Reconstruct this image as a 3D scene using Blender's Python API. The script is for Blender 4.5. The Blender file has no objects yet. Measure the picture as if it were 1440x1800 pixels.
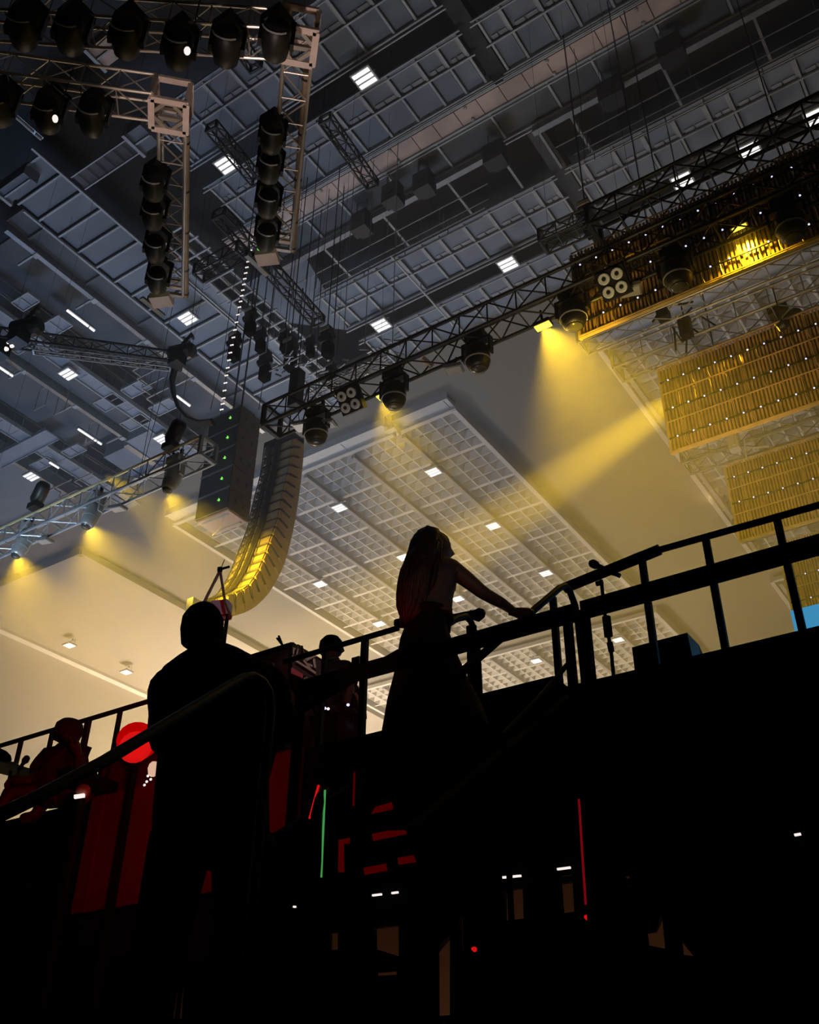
import bpy, bmesh, math, random
from mathutils import Vector, Matrix
random.seed(7)
PI = math.pi
SC = bpy.context.scene
COL = SC.collection

# ------------------------------------------------------------------ camera
F_PX, PITCH, ROLL, HEAD = 1743.2, math.radians(33.354), math.radians(0.733), math.radians(-55.64)
CAM_Z = 1.5
def _cam_basis():
    cp, sp = math.cos(PITCH), math.sin(PITCH)
    c, s = math.cos(ROLL), math.sin(ROLL)
    def rr(v): return Vector((c*v[0]-s*v[1], s*v[0]+c*v[1], v[2]))
    rt, fw, up = rr((1, 0, 0)), rr((0, sp, cp)), rr((0, -cp, sp))
    ax = -(math.sin(HEAD)*rt + math.cos(HEAD)*fw)
    ay = math.cos(HEAD)*rt - math.sin(HEAD)*fw
    return Matrix((ax, ay, up))            # rows: world axes seen from the camera
MW = _cam_basis()
cam_d = bpy.data.cameras.new('camera'); cam = bpy.data.objects.new('camera', cam_d); COL.objects.link(cam)
cam_d.sensor_fit = 'HORIZONTAL'; cam_d.sensor_width = 36; cam_d.lens = F_PX/1440*36
cam_d.clip_start = 0.05; cam_d.clip_end = 300
R3 = Matrix((( MW[0][0], -MW[0][1], -MW[0][2]), (MW[1][0], -MW[1][1], -MW[1][2]), (MW[2][0], -MW[2][1], -MW[2][2])))
cam.matrix_world = Matrix.Translation((0, 0, CAM_Z)) @ R3.to_4x4()
SC.camera = cam
def ray(px, py): return MW @ Vector(((px-720)/F_PX, (py-900)/F_PX, 1.0))
def Oz(px, py, z):
    r = ray(px, py); t = (z-CAM_Z)/r.z; return Vector((r.x*t, r.y*t, z))
def Oy(px, py, y):
    r = ray(px, py); t = y/r.y; return Vector((r.x*t, y, CAM_Z+r.z*t))
def Ox(px, py, x):
    r = ray(px, py); t = x/r.x; return Vector((x, r.y*t, CAM_Z+r.z*t))
FWD = Vector((MW[0][2], MW[1][2], 0)).normalized()
RGT = Vector((FWD.y, -FWD.x, 0))
UP = Vector((0, 0, 1))
def Od(px, py, D):                          # point at forward distance D from the photographer
    r = ray(px, py); t = D/(r.x*FWD.x+r.y*FWD.y); return Vector((r.x*t, r.y*t, CAM_Z+r.z*t))

# ------------------------------------------------------------------ view, world
SC.view_settings.view_transform = 'Standard'; SC.view_settings.look = 'None'
SC.view_settings.gamma = 1; SC.view_settings.use_curve_mapping = False
SC.view_settings.exposure = 0.0
w = bpy.data.worlds.new('world'); SC.world = w; w.use_nodes = True
w.node_tree.nodes['Background'].inputs[0].default_value = (0.0, 0.0, 0.0, 1)
SC.cycles.use_denoising = True
SC.cycles.max_bounces = 5; SC.cycles.diffuse_bounces = 3; SC.cycles.volume_bounces = 0
SC.cycles.transparent_max_bounces = 8
SC.cycles.sample_clamp_indirect = 3.0

# ------------------------------------------------------------------ unseen lamps added to light the hall and rig
def lamp(name, kind, loc, power, col, to=None, size=0.1, spot=60, blend=0.5, spread=180):
    d = bpy.data.lights.new(name, kind); d.energy = power; d.color = col
    if kind == 'AREA': d.shape = 'DISK'; d.size = size; d.spread = math.radians(spread)
    elif kind == 'SPOT': d.spot_size = math.radians(spot); d.spot_blend = blend; d.shadow_soft_size = size
    else: d.shadow_soft_size = size
    o = bpy.data.objects.new(name, d); COL.objects.link(o); o.location = loc
    if to is not None:
        o.rotation_euler = (Vector(to)-Vector(loc)).to_track_quat('-Z', 'Y').to_euler()
    return o
WARM = (1.0, 0.81, 0.64); COOL = (0.62, 0.76, 1.0); YEL = (1.0, 0.62, 0.02); NEU = (1.0, 0.86, 0.72)
lamp('unseen_far_wash', 'AREA', (-35, 31, 3.0), 3400, WARM, (-34, 37, 20), 7, spread=115)  # area lamps below view, added to brighten far ceiling and wall
lamp('unseen_far_wash', 'AREA', (-36, 40, 4.0), 2500, NEU, (-21, 36, 21), 6, spread=110)
lamp('unseen_far_wash', 'AREA', (-8, 42, 3.0), 120, NEU, (-9, 36, 21), 6, spread=120)
lamp('unseen_cool_wash', 'AREA', (-26, 13, 3.0), 480, (0.42, 0.60, 1.0), (-21.5, 16.5, 21), 5, spread=110)  # cool lamps below view, added to tint the left ceiling
lamp('unseen_cool_wash', 'AREA', (-12, 15.5, 3.0), 215, (0.74, 0.83, 1.0), (-10.5, 16, 21), 4, spread=100)
lamp('unseen_ceiling_fill', 'SPOT', (-5, 7, 4.2), 260, (1.0, 0.80, 0.70), (-7.5, 12, 21), .6, 75, 1.0)  # unseen spot added to lift the upper tiles and duct
for _px, _py in ((301, 190), (523, 66)):
    lamp('corner_block_fill', 'SPOT', (-5.5, 3.6, 6.0), 620, (1.0, 0.74, 0.66), Oz(_px, _py, 13.5), .15, 16, 0.8)  # spots added to brighten the corner blocks
lamp('rig_fill_spot', 'SPOT', (-6.5, 4.6, 5.5), 70, (1.0, 0.72, 0.60), (-8.0, 7.0, 13.5), .2, 55, 1.0)  # faint unseen spot added to lift the near rig
lamp('truss_cool_fill', 'SPOT', (-13.5, 5.0, 6.4), 1150, (0.62, 0.82, 1.0), (-15.0, 9.2, 11.5), .3, 60, 1.0)  # cool spot added to brighten the left truss
lamp('speaker_warm_fill', 'SPOT', (-7.5, 9.0, 6.0), 160, (1.0, 0.66, 0.36), (-12.5, 14.2, 13.3), .3, 34, 1.0)  # unseen warm spot added on the speakers
# ------------------------------------------------------------------ materials
MATS = {}
def mat(name, col, rough=0.6, metal=0.0, var=0.12, scale=6.0, bump=0.0, emit=None, strength=0.0, spec=0.5):
    if name in MATS: return MATS[name]
    m = bpy.data.materials.new(name); m.use_nodes = True; MATS[name] = m
    nt = m.node_tree; b = nt.nodes['Principled BSDF']
    b.inputs['Roughness'].default_value = rough; b.inputs['Metallic'].default_value = metal
    b.inputs['Specular IOR Level'].default_value = spec
    tc = nt.nodes.new('ShaderNodeTexCoord'); nz = nt.nodes.new('ShaderNodeTexNoise')
    nz.inputs['Scale'].default_value = scale; nz.inputs['Detail'].default_value = 3
    nt.links.new(tc.outputs['Object'], nz.inputs['Vector'])
    r = nt.nodes.new('ShaderNodeValToRGB')
    r.color_ramp.elements[0].position = 0.3; r.color_ramp.elements[1].position = 0.7
    r.color_ramp.elements[0].color = tuple(c*(1-var) for c in col)+(1,)
    r.color_ramp.elements[1].color = tuple(min(1, c*(1+var)) for c in col)+(1,)
    nt.links.new(nz.outputs['Fac'], r.inputs['Fac']); nt.links.new(r.outputs['Color'], b.inputs['Base Color'])
    if bump:
        bp = nt.nodes.new('ShaderNodeBump'); bp.inputs['Strength'].default_value = bump
        nt.links.new(nz.outputs['Fac'], bp.inputs['Height']); nt.links.new(bp.outputs['Normal'], b.inputs['Normal'])
    if emit:
        b.inputs['Emission Color'].default_value = tuple(emit)+(1,); b.inputs['Emission Strength'].default_value = strength
    return m
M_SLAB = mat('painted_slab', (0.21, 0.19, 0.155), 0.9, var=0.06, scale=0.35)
M_SLABL = mat('lit_slab', (0.40, 0.35, 0.28), 0.9, var=0.05, scale=0.35)  # slab colour lifted for the strong light at the far left
M_RIB = mat('ceiling_rib', (0.36, 0.33, 0.30), 0.85, var=0.05)
M_WALL = mat('plaster_wall', (0.78, 0.71, 0.62), 0.9, var=0.03, scale=0.3)
M_WAF = mat('coffer_plaster', (0.62, 0.58, 0.52), 0.85, var=0.05, scale=1.2)
M_DARKC = mat('dark_ceiling', (0.06, 0.062, 0.066), 0.9, var=0.2, scale=0.6)
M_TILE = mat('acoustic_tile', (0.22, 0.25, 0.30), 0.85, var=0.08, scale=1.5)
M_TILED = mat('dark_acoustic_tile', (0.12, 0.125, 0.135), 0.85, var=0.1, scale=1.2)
M_BAR = mat('ceiling_bar_steel', (0.40, 0.41, 0.43), 0.5, 0.2, var=0.1)
M_LEDGE = mat('tile_ledge', (0.36, 0.36, 0.38), 0.7, var=0.1)
M_DUCT = mat('duct_board', (0.66, 0.50, 0.44), 0.6, var=0.08, scale=2)
M_WALK = mat('walkway_mesh', (0.28, 0.31, 0.36), 0.7, var=0.12, scale=3)
M_STEEL = mat('galvanised_steel', (0.34, 0.35, 0.37), 0.4, 0.6, var=0.12)
M_DSTEEL = mat('blackened_steel', (0.035, 0.036, 0.04), 0.5, 0.5, var=0.2)
M_ALU = mat('truss_aluminium', (0.70, 0.64, 0.58), 0.35, 0.7, var=0.1)
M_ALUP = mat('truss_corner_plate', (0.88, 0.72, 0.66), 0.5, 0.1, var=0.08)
M_BATTEN = mat('tan_batten', (0.34, 0.25, 0.16), 0.5, 0.3, var=0.15)
M_BLACK = mat('black_plastic', (0.010, 0.010, 0.011), 0.45, var=0.2)
M_HEADG = mat('fixture_grey', (0.10, 0.105, 0.115), 0.35, 0.2, var=0.1)
M_HEADL = mat('fixture_light_grey', (0.50, 0.52, 0.56), 0.3, 0.3, var=0.1)
M_CLOTH = mat('black_cloth', (0.006, 0.005, 0.005), 0.95, var=0.2, spec=0.1)
M_DECK = mat('black_stage_board', (0.004, 0.004, 0.004), 0.9, var=0.3, spec=0.1)
M_RAIL = mat('black_rail_paint', (0.006, 0.005, 0.005), 0.6, 0.0, var=0.2, spec=0.2)
M_LENSD = mat('dark_lens', (0.05, 0.05, 0.055), 0.2, var=0.1)
M_GLASS = mat('lamp_glass', (0.7, 0.74, 0.8), 0.15, 0.0, var=0.05)
M_WHITE = mat('floodlight_led', (0.9, 0.9, 0.9), 0.4, var=0.02, emit=(1, 0.96, 0.93), strength=1.25)
M_TUBE = mat('fluorescent_tube', (0.9, 0.9, 0.9), 0.4, var=0.02, emit=(1, 0.95, 0.92), strength=1.4)
M_LAMPF = mat('lamp_frame', (0.50, 0.50, 0.50), 0.5, var=0.05)
M_YLED = mat('yellow_led', (0.9, 0.7, 0.1), 0.4, var=0.02, emit=(1, 0.75, 0.05), strength=3)
M_GREEN = mat('green_led', (0.1, 0.8, 0.2), 0.4, var=0.02, emit=(0.25, 0.9, 0.12), strength=0.9)
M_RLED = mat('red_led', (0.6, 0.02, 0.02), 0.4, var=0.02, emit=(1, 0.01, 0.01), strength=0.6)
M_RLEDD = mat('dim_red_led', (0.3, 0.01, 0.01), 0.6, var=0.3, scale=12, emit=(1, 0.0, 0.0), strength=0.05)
M_WLED = mat('white_led', (0.9, 0.9, 0.9), 0.4, var=0.02, emit=(1, 0.9, 0.85), strength=1.0)
M_BLED = mat('pixel_led', (0.7, 0.7, 1.0), 0.4, var=0.02, emit=(0.62, 0.6, 1.0), strength=1.6)
M_GOLD = mat('gold_tube', (0.55, 0.34, 0.14), 0.4, 0.4, var=0.35, scale=4)
M_GOLDF = mat('gold_frame', (0.70, 0.50, 0.24), 0.4, 0.4, var=0.15)
M_GOLDB = mat('brown_gauze', (0.13, 0.08, 0.035), 0.8, 0.1, var=0.3, scale=3)
M_SPKD = mat('speaker_grille', (0.035, 0.037, 0.045), 0.7, var=0.15, scale=9)
M_SPKS = mat('speaker_side', (0.52, 0.34, 0.13), 0.6, var=0.12, scale=2)
M_SPKB = mat('speaker_back', (0.30, 0.26, 0.17), 0.55, var=0.12, scale=3)
M_SPKP = mat('speaker_underside', (0.75, 0.52, 0.46), 0.6, var=0.05)
M_SUBS = mat('sub_speaker_side', (0.12, 0.085, 0.05), 0.6, var=0.2, scale=5)
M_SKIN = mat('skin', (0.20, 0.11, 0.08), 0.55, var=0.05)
M_HAIR = mat('long_hair', (0.06, 0.03, 0.02), 0.55, var=0.4, scale=22)
M_TOP = mat('pale_top', (0.14, 0.11, 0.10), 0.8, var=0.1)
M_SKIRT = mat('dark_skirt', (0.020, 0.008, 0.009), 0.85, var=0.2, spec=0.1)
M_TARP = mat('tan_backing', (0.40, 0.24, 0.13), 0.9, var=0.1, scale=1.5)
M_REDC = mat('dark_case', (0.05, 0.02, 0.02), 0.6, var=0.2)
M_STICK = mat('white_sticker', (0.66, 0.58, 0.50), 0.6, var=0.05)
M_RSTICK = mat('red_sticker', (0.55, 0.08, 0.12), 0.6, var=0.05)

# ------------------------------------------------------------------ mesh helpers
class MB:
    def __init__(s): s.v = []; s.f = []; s.mi = []; s.m = 0
    def add(s, vs, fs):
        n = len(s.v); s.v += [Vector(v) for v in vs]
        for f in fs: s.f.append([n+i for i in f]); s.mi.append(s.m)
        return s
    def box(s, c, d, rot=None):
        c = Vector(c); hx, hy, hz = d[0]/2, d[1]/2, d[2]/2
        vs = [Vector((x, y, z)) for x in (-hx, hx) for y in (-hy, hy) for z in (-hz, hz)]
        if rot is not None: vs = [rot @ v for v in vs]
        return s.add([c+v for v in vs], [(0,1,3,2),(4,6,7,5),(0,4,5,1),(2,3,7,6),(0,2,6,4),(1,5,7,3)])
    def bx(s, x0, x1, y0, y1, z0, z1):
        return s.box(((x0+x1)/2, (y0+y1)/2, (z0+z1)/2), (abs(x1-x0), abs(y1-y0), abs(z1-z0)))
    def bar(s, p, q, w, h, up=(0, 0, 1)):
        p, q = Vector(p), Vector(q); d = (q-p); L = d.length
        if L < 1e-6: return s
        d.normalize(); u = Vector(up); a = d.cross(u)
        if a.length < 1e-4: a = d.cross(Vector((0, 1, 0)))
        a.normalize(); u = a.cross(d).normalized()
        R = Matrix((d, a, u)).transposed()
        return s.box((p+q)/2, (L, w, h), R)
    def tube(s, pts, r, n=8, cap=True, closed=False):
        pts = [Vector(p) for p in pts]; rings = []; prev = None
        rs = r if isinstance(r, (list, tuple)) else [r]*len(pts)
        N = len(pts)
        for i, p in enumerate(pts):
            if closed: t = pts[(i+1) % N]-pts[i-1]
            else: t = pts[min(i+1, N-1)]-pts[max(i-1, 0)]
            t.normalize()
            if prev is None:
                a = t.cross(UP)
                if a.length < 1e-3: a = t.cross(Vector((1, 0, 0)))
            else:
                a = prev - t*prev.dot(t)
            a.normalize(); prev = a; b = t.cross(a)
            rings.append([p+rs[i]*(math.cos(2*PI*k/n)*a+math.sin(2*PI*k/n)*b) for k in range(n)])
        vs = [v for rg in rings for v in rg]; fs = []
        M = N if closed else N-1
        for i in range(M):
            j = (i+1) % N
            for k in range(n): fs.append((i*n+k, i*n+(k+1) % n, j*n+(k+1) % n, j*n+k))
        if cap and not closed:
            fs.append(tuple(range(n))[::-1]); fs.append(tuple((N-1)*n+k for k in range(n)))
        return s.add(vs, fs)
    def lathe(s, o, axis, prof, n=16, sx=1.0, sy=1.0, ref=(0, 0, 1)):     # prof: (t along axis, radius)
        o = Vector(o); ax = Vector(axis).normalized(); a = ax.cross(Vector(ref))
        if a.length < 1e-3: a = ax.cross(Vector((1, 0, 0)))
        a.normalize(); b = ax.cross(a); vs = []; fs = []
        for t, r in prof:
            for k in range(n):
                vs.append(o+ax*t+a*(r*sx*math.cos(2*PI*k/n))+b*(r*sy*math.sin(2*PI*k/n)))
        for i in range(len(prof)-1):
            for k in range(n): fs.append((i*n+k, i*n+(k+1) % n, (i+1)*n+(k+1) % n, (i+1)*n+k))
        fs.append(tuple(range(n))[::-1]); fs.append(tuple((len(prof)-1)*n+k for k in range(n)))
        return s.add(vs, fs)
    def build(s, name, material, parent=None, smooth=False):
        me = bpy.data.meshes.new(name)
        off = Vector((0, 0, 0))
        p = parent
        while p is not None: off += p.location; p = p.parent
        me.from_pydata([v-off for v in s.v], [], s.f)
        ms = material if isinstance(material, (list, tuple)) else [material]
        for m in ms: me.materials.append(m)
        if len(ms) > 1:
            for i, p in enumerate(me.polygons): p.material_index = s.mi[i]
        if smooth:
            for p in me.polygons: p.use_smooth = True
        me.validate(); me.update()
        bm = bmesh.new(); bm.from_mesh(me); bmesh.ops.recalc_face_normals(bm, faces=bm.faces); bm.to_mesh(me); bm.free()
        o = bpy.data.objects.new(name, me); COL.objects.link(o)
        if parent is not None: o.parent = parent
        return o
def tag(o, label=None, cat=None, group=None, kind=None):
    if label: o['label'] = label
    if cat: o['category'] = cat
    if group: o['group'] = group
    if kind: o['kind'] = kind
    return o
def thing(name, loc, label, cat, group=None):
    o = bpy.data.objects.new(name, None); COL.objects.link(o); o.location = loc; o.empty_display_size = 0.1
    return tag(o, label, cat, group)
def dup(root, loc, rot=None, label=None, group=None):
    r = root.copy(); COL.objects.link(r); r.location = loc
    if rot is not None: r.rotation_euler = rot
    if label: r['label'] = label
    if group: r['group'] = group
    def kids(a, b):
        for ch in list(a.children):
            c = ch.copy(); COL.objects.link(c); c.parent = b; kids(ch, c)
    kids(root, r)
    return r
def one(mb, name, m, label, cat, group=None, smooth=False):
    return tag(mb.build(name, m, None, smooth), label, cat, group)
def struct(mb, name, m, smooth=False):
    return tag(mb.build(name, m, None, smooth), kind='structure')

def rods(t, pts, top=None):
    """thin drop rods tying a flown thing to the slab or ceiling above it"""
    for p in pts:
        zt = top if top else (21.76 if p[1] > 17.95 else 24.0)
        MB().tube([Vector(p), Vector((p[0], p[1], zt))], .003, 4).build('drop_rod', M_DSTEEL, t)

# ================================================================== the hall
ZC = 21.5
X0, X1, YB, YF = -38.0, 9.0, -6.0, 60.0
struct(MB().bx(X0-1, X1+1, YB-1, YF+1, -0.3, 0.0), 'floor', M_DECK)
struct(MB().bx(X0-0.5, X0, YB, YF, 0, 24.0), 'wall_left', M_WALL)
struct(MB().bx(X1, X1+0.5, YB, YF, 0, 24.0), 'wall_right', M_SLAB)
struct(MB().bx(X0, X1, YF, YF+0.5, 0, 24.0), 'wall_back', M_WALL)
struct(MB().bx(X0, X1, YB-0.5, YB, 0, 24.0), 'wall_front', M_DARKC)
struct(MB().bx(X0-0.5, X1+0.5, YB-0.5, YF+0.5, 24.0, 24.4), 'ceiling', M_DARKC)
# smooth slab over the far half, the step down at its front edge
sl = MB(); sl.bx(X0, X1, 17.9, YF, 21.75, 22.2)
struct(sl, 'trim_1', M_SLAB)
sl = MB(); sl.bx(-37.7, -29.6, 20.6, YF, 21.45, 21.74); sl.bx(-29.75, -29.5, 20.4, YF, 21.38, 21.60)
sl.bx(-37.7, -29.6, 20.35, 20.6, 21.38, 21.74)
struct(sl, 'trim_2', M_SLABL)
sl = MB(); sl.bx(-38.0, -37.62, YB, YF, 21.3, 21.75)
struct(sl, 'trim_3', M_WALL)

# ---- coffered ceiling fields: rows of recessed pyramids between hanging ribs
def coffer_field(x0, x1, y0, y1, label, fascia=True, left=True, right=True, phase=0):
    t = thing('coffered_ceiling_panel', (x0, y0, ZC), label, 'ceiling panel')
    mod = 2.065; g = MB()
    ny = int(math.ceil((y1-y0)/mod)); nx = int(math.ceil((x1-x0)/mod))
    def quad(a, b, c, d, z=ZC): g.add([(a, c, z), (b, c, z), (b, d, z), (a, d, z)], [(0, 1, 2, 3)])
    ridge = 0.035; cell = 0.492; band = mod-4*cell
    for j in range(ny):
        yj = y0+j*mod
        if yj+mod > y1+0.01: break
        quad(x0, x1, yj+4*cell, yj+mod)                     # flat band across
        for i in range(nx*4+4):
            xi = x1-(i//4)*mod-(i % 4)*cell-cell
            if i % 4 == 0 and i: pass
            if xi < x0-0.001: break
            if i % 4 == 3: quad(xi-band, xi, yj, yj+4*cell)
            for k in range(4):
                yk = yj+k*cell
                a, b, c, d = xi+ridge/2, xi+cell-ridge/2, yk+ridge/2, yk+cell-ridge/2
                quad(xi, a, yk, yk+cell); quad(b, xi+cell, yk, yk+cell)
                quad(a, b, yk, c); quad(a, b, d, yk+cell)
                m = ((a+b)/2, (c+d)/2, ZC+0.50)
                g.add([(a, c, ZC), (b, c, ZC), (b, d, ZC), (a, d, ZC), m], [(0, 1, 4), (1, 2, 4), (2, 3, 4), (3, 0, 4)])
    g.build('coffers', M_WAF, t)
    k = 0; xr = x1-mod+0.1
    while xr > x0:
        yb, ye = y0+0.12, min(y1, y0+7.27*mod)
        MB().bx(xr-0.09, xr+0.05, yb, ye, ZC-0.16, ZC+0.0).build('rib', M_RIB, t)
        xr -= mod
    e = MB()
    if right: e.bx(x1, x1+0.16, y0-0.1, y1, ZC-0.1, ZC+0.3)
    if left: e.bx(x0-0.16, x0, y0-0.1, y1, ZC-0.1, ZC+0.3)
    e.bx(x0-0.1, x1+0.16, y0-0.15, y0, ZC-0.08, ZC+0.1)
    e.build('edge_trim', M_WAF, t)
    if fascia:
        fm = MB(); xa = x0
        while xa < x1+0.1:
            xb = min(xa+2.03, x1+0.16); fm.bx(xa, xb-0.03, y0-0.62, y0-0.16, ZC+0.02, ZC+0.16); xa += 2.03
        fm.bx(x0, x1+0.16, y0-0.66, y0-0.60, ZC-0.02, ZC+0.28)
        fm.build('front_fascia', M_LAMPF, t)
    return t
coffer_field(-24.9, -12.72, 21.0, 36.2, 'large pale coffered ceiling panel of small pyramids behind the curved speaker column')
coffer_field(-29.0, -12.72, 37.4, 54.6, 'far coffered ceiling panel low in the photo behind the railings', fascia=False)
coffer_field(-7.55, 7.0, 20.95, 35.5, 'coffered ceiling panel on the right behind the hanging gold curtains')
coffer_field(-7.55, 7.0, 37.4, 54.6, 'far right coffered ceiling panel behind the upper railing', fascia=False)
cl = MB()
for dx in (-0.12, 0.06): cl.bx(-14.78+dx, -14.72+dx, 20.2, 20.9, ZC-0.2, ZC+0.2)
cl.bx(-14.95, -14.6, 20.4, 20.6, ZC-0.25, ZC-0.1)
one(cl, 'clamp_bracket', M_LAMPF, 'pair of pale clamps on the front fascia of the large coffered panel', 'bracket')

# ---- grey acoustic panel strips running left to right
def tile_strip(x0, x1, ys, label, dark=False, pitch=0.735, ledges=True, xs=None):
    t = thing('acoustic_ceiling_strip', (x0, ys[0], ZC), label, 'ceiling panel', None)
    cuts = []
    x = x1; k = 0; first = [0.5, 0.55]
    while x > x0+0.2:
        cuts.append(x); x -= (first[k] if k < 2 else pitch*(1.0 if k % 5 else 0.72)); k += 1
    cuts.append(x0)
    til, bars, led = MB(), MB(), MB()
    for r in range(len(ys)-1):
        ya, yb = ys[r], ys[r+1]
        for i in range(len(cuts)-1):
            b, a = cuts[i], cuts[i+1]
            til.bx(a+0.03, b-0.085, ya+0.03, yb-0.05, ZC+0.04, ZC+0.08)
            bars.bx(b-0.055, b, ya, yb, ZC-0.02, ZC+0.05)
            if ledges and r == 0:
                led.bx(a+0.10, a+0.10+(b-a-0.25)*0.45, yb-0.14, yb-0.05, ZC+0.0, ZC+0.05)
                led.bx(a+0.14+(b-a-0.25)*0.45, b-0.11, yb-0.14, yb-0.05, ZC+0.0, ZC+0.05)
                led.bx(b-0.10, b-0.06, ya+0.06, yb-0.05, ZC+0.0, ZC+0.05)
    for k, y in enumerate(ys):
        bars.bx(x0-0.1, x1+0.12, y-0.02, y+0.02, ZC-0.06, ZC+0.0)
        if k in (0, len(ys)-1): bars.bx(x0-0.15, x1+0.15, y+0.05, y+0.08, ZC-0.12, ZC-0.08)
    bars.bx(x0, x0+0.05, ys[0], ys[-1], ZC-0.02, ZC+0.05)
    til.build('tiles', M_TILED if dark else M_TILE, t); bars.build('grid_bars', M_BAR, t)
    if ledges: led.build('tile_ledges', M_LEDGE, t)
    return t
tile_strip(-13.0, -6.05, (8.15, 8.9, 9.65), 'double row of grey acoustic ceiling tiles nearest the top edge, left half')
tile_strip(-13.2, -6.05, (10.3, 10.95, 11.7), 'double row of grey acoustic tiles just above the pinkish duct, crossed by the right ladder truss')
tile_strip(-13.2, -6.05, (14.7, 15.45, 16.15), 'bluish double row of acoustic tiles in mid picture, above the floodlights')
tile_strip(-13.2, -6.05, (16.75, 17.45, 18.1), 'lowest double row of acoustic tiles directly above the long lighting truss')
tile_strip(-5.55, 3.0, (10.28, 10.95, 11.7), 'short dark double row of tiles at the top edge right of centre')
tile_strip(-5.55, 5.0, (14.68, 15.4, 16.13), 'long double row of dark grey tiles on the upper right above the gold curtain')
tile_strip(-5.55, 5.0, (16.75, 17.45, 18.1), 'double row of tiles on the right, mostly hidden behind the top gold curtain')
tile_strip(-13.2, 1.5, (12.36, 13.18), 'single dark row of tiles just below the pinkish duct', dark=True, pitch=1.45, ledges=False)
dk = thing('hanging_duct', (-5, 12.1, 21.4), 'long pinkish panelled duct with round screws running diagonally across the top', 'duct')
d = MB(); x = -14.0
while x < 3.0: d.bx(x, x+0.56, 11.87, 12.32, 21.42, 21.7); x += 0.58
d.build('duct_panels', M_DUCT, dk)
d = MB(); d.bx(-14.0, 3.0, 12.30, 12.345, 21.36, 21.44); d.bx(-14.0, 3.0, 11.80, 11.835, 21.40, 21.46); d.bx(-14, 3, 11.72, 11.74, 21.4, 21.44)
d.build('edge_rail', M_BAR, dk)
x = -12.95
for i in range(6):
    MB().lathe((x, 11.92, 21.40), (0, 0, 1), [(-.02, .02), (0, .045), (.05, .045)], 10).build('round_cap', M_LAMPF, dk)
    MB().lathe((x, 12.26, 21.38), (0, 0, 1), [(-.02, .02), (0, .045), (.05, .045)], 10).build('round_cap', M_LAMPF, dk)
    x += 2.06

# ---- dark service bay between the tile strips: steel beam, pipe battens, black boxes
def lab_beam(x0, x1, y0, y1, z0, z1, name, m, label, cat='beam', group=None):
    return one(MB().bx(x0, x1, y0, y1, z0, z1), name, m, label, cat, group)
sb = thing('steel_beam', (-10, 13.25, 21.3), 'grey flanged steel beam below the dark tile row, left of centre', 'beam')
MB().bx(-13.4, -6.7, 13.19, 13.23, 21.2, 21.6).bx(-13.4, -6.7, 13.14, 13.28, 21.17, 21.21).build('flange', M_STEEL, sb)
for x in (-12.0, -10.1, -8.2, -6.75):
    MB().bar((x, 13.2, 21.5), (x, 14.6, 21.5), 0.06, 0.09).build('cross_member', M_STEEL, sb)
sb = thing('steel_beam', (-3, 13.25, 21.3), 'dark grey flanged steel beam at the upper right beside the duct', 'beam')
MB().bx(-5.75, 2, 13.19, 13.23, 21.2, 21.6).bx(-5.75, 2, 13.14, 13.28, 21.17, 21.21).build('flange', M_STEEL, sb)
for x in (-5.7, -4.9, -2.7, -0.7):
    MB().bar((x, 13.2, 21.5), (x, 14.6, 21.5), 0.06, 0.09).build('cross_member', M_STEEL, sb)
desc = {(-13.3, -7.2): 'left half of the dark bay', (-5.4, 1.5): 'right part of the dark bay'}
for (xa, xb), dsc in desc.items():
    for j, (y, r, nm) in enumerate(((13.62, .015, 'uppermost'), (14.02, .012, 'second'), (14.2, .016, 'third'), (14.42, .022, 'lowest, brighter'))):
        m = MB(); m.tube([(xa+0.25*j, y, 20.9), (xb-0.2*j, y, 20.9)], r, 6)
        k = xa+0.6
        while k < xb-0.6: m.bar((k, y, 20.9), (k, y+0.02, 21.5), 0.02, 0.02); k += 1.3
        one(m, 'pipe_batten', M_STEEL, '%s thin steel pipe hung in the %s' % (nm, dsc), 'pipe', 'pipes in the dark service bay')
for i, (px, py, s, nm) in enumerate(((635, 395, 1, 'leftmost'), (690, 345, 1, 'second from the left'), (745, 325, 1.0, 'third from the left, near the bright bolt'), (870, 275, 1.1, 'fourth, under the beam end'), (1075, 165, 1.2, 'one right of the tile gap'), (1180, 90, 1.2, 'one nearest the top right'))):
    p = Oz(px, py, 20.7); t = thing('winch_box', p, 'black hanging winch box in the service bay, %s' % nm, 'winch', 'black winch boxes in the service bay')
    b = MB(); b.bx(p.x-.22*s, p.x+.22*s, p.y-.15, p.y+.15, 20.45, 21.05); b.bx(p.x-.16*s, p.x+.16*s, p.y+.15, p.y+.3, 20.55, 20.9); b.build('housing', M_BLACK, t)
    MB().lathe((p.x, p.y-.16, 20.75), (0, 1, 0), [(0, .10), (.06, .10), (.06, .05), (.3, .05)], 12).build('drum', M_DSTEEL, t)
    MB().bar((p.x-.15, p.y, 21.05), (p.x-.15, p.y, 24.0), .03, .03).build('hanger', M_STEEL, t); MB().bar((p.x+.15, p.y, 21.05), (p.x+.15, p.y, 24.0), .03, .03).build('hanger', M_STEEL, t)
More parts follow.
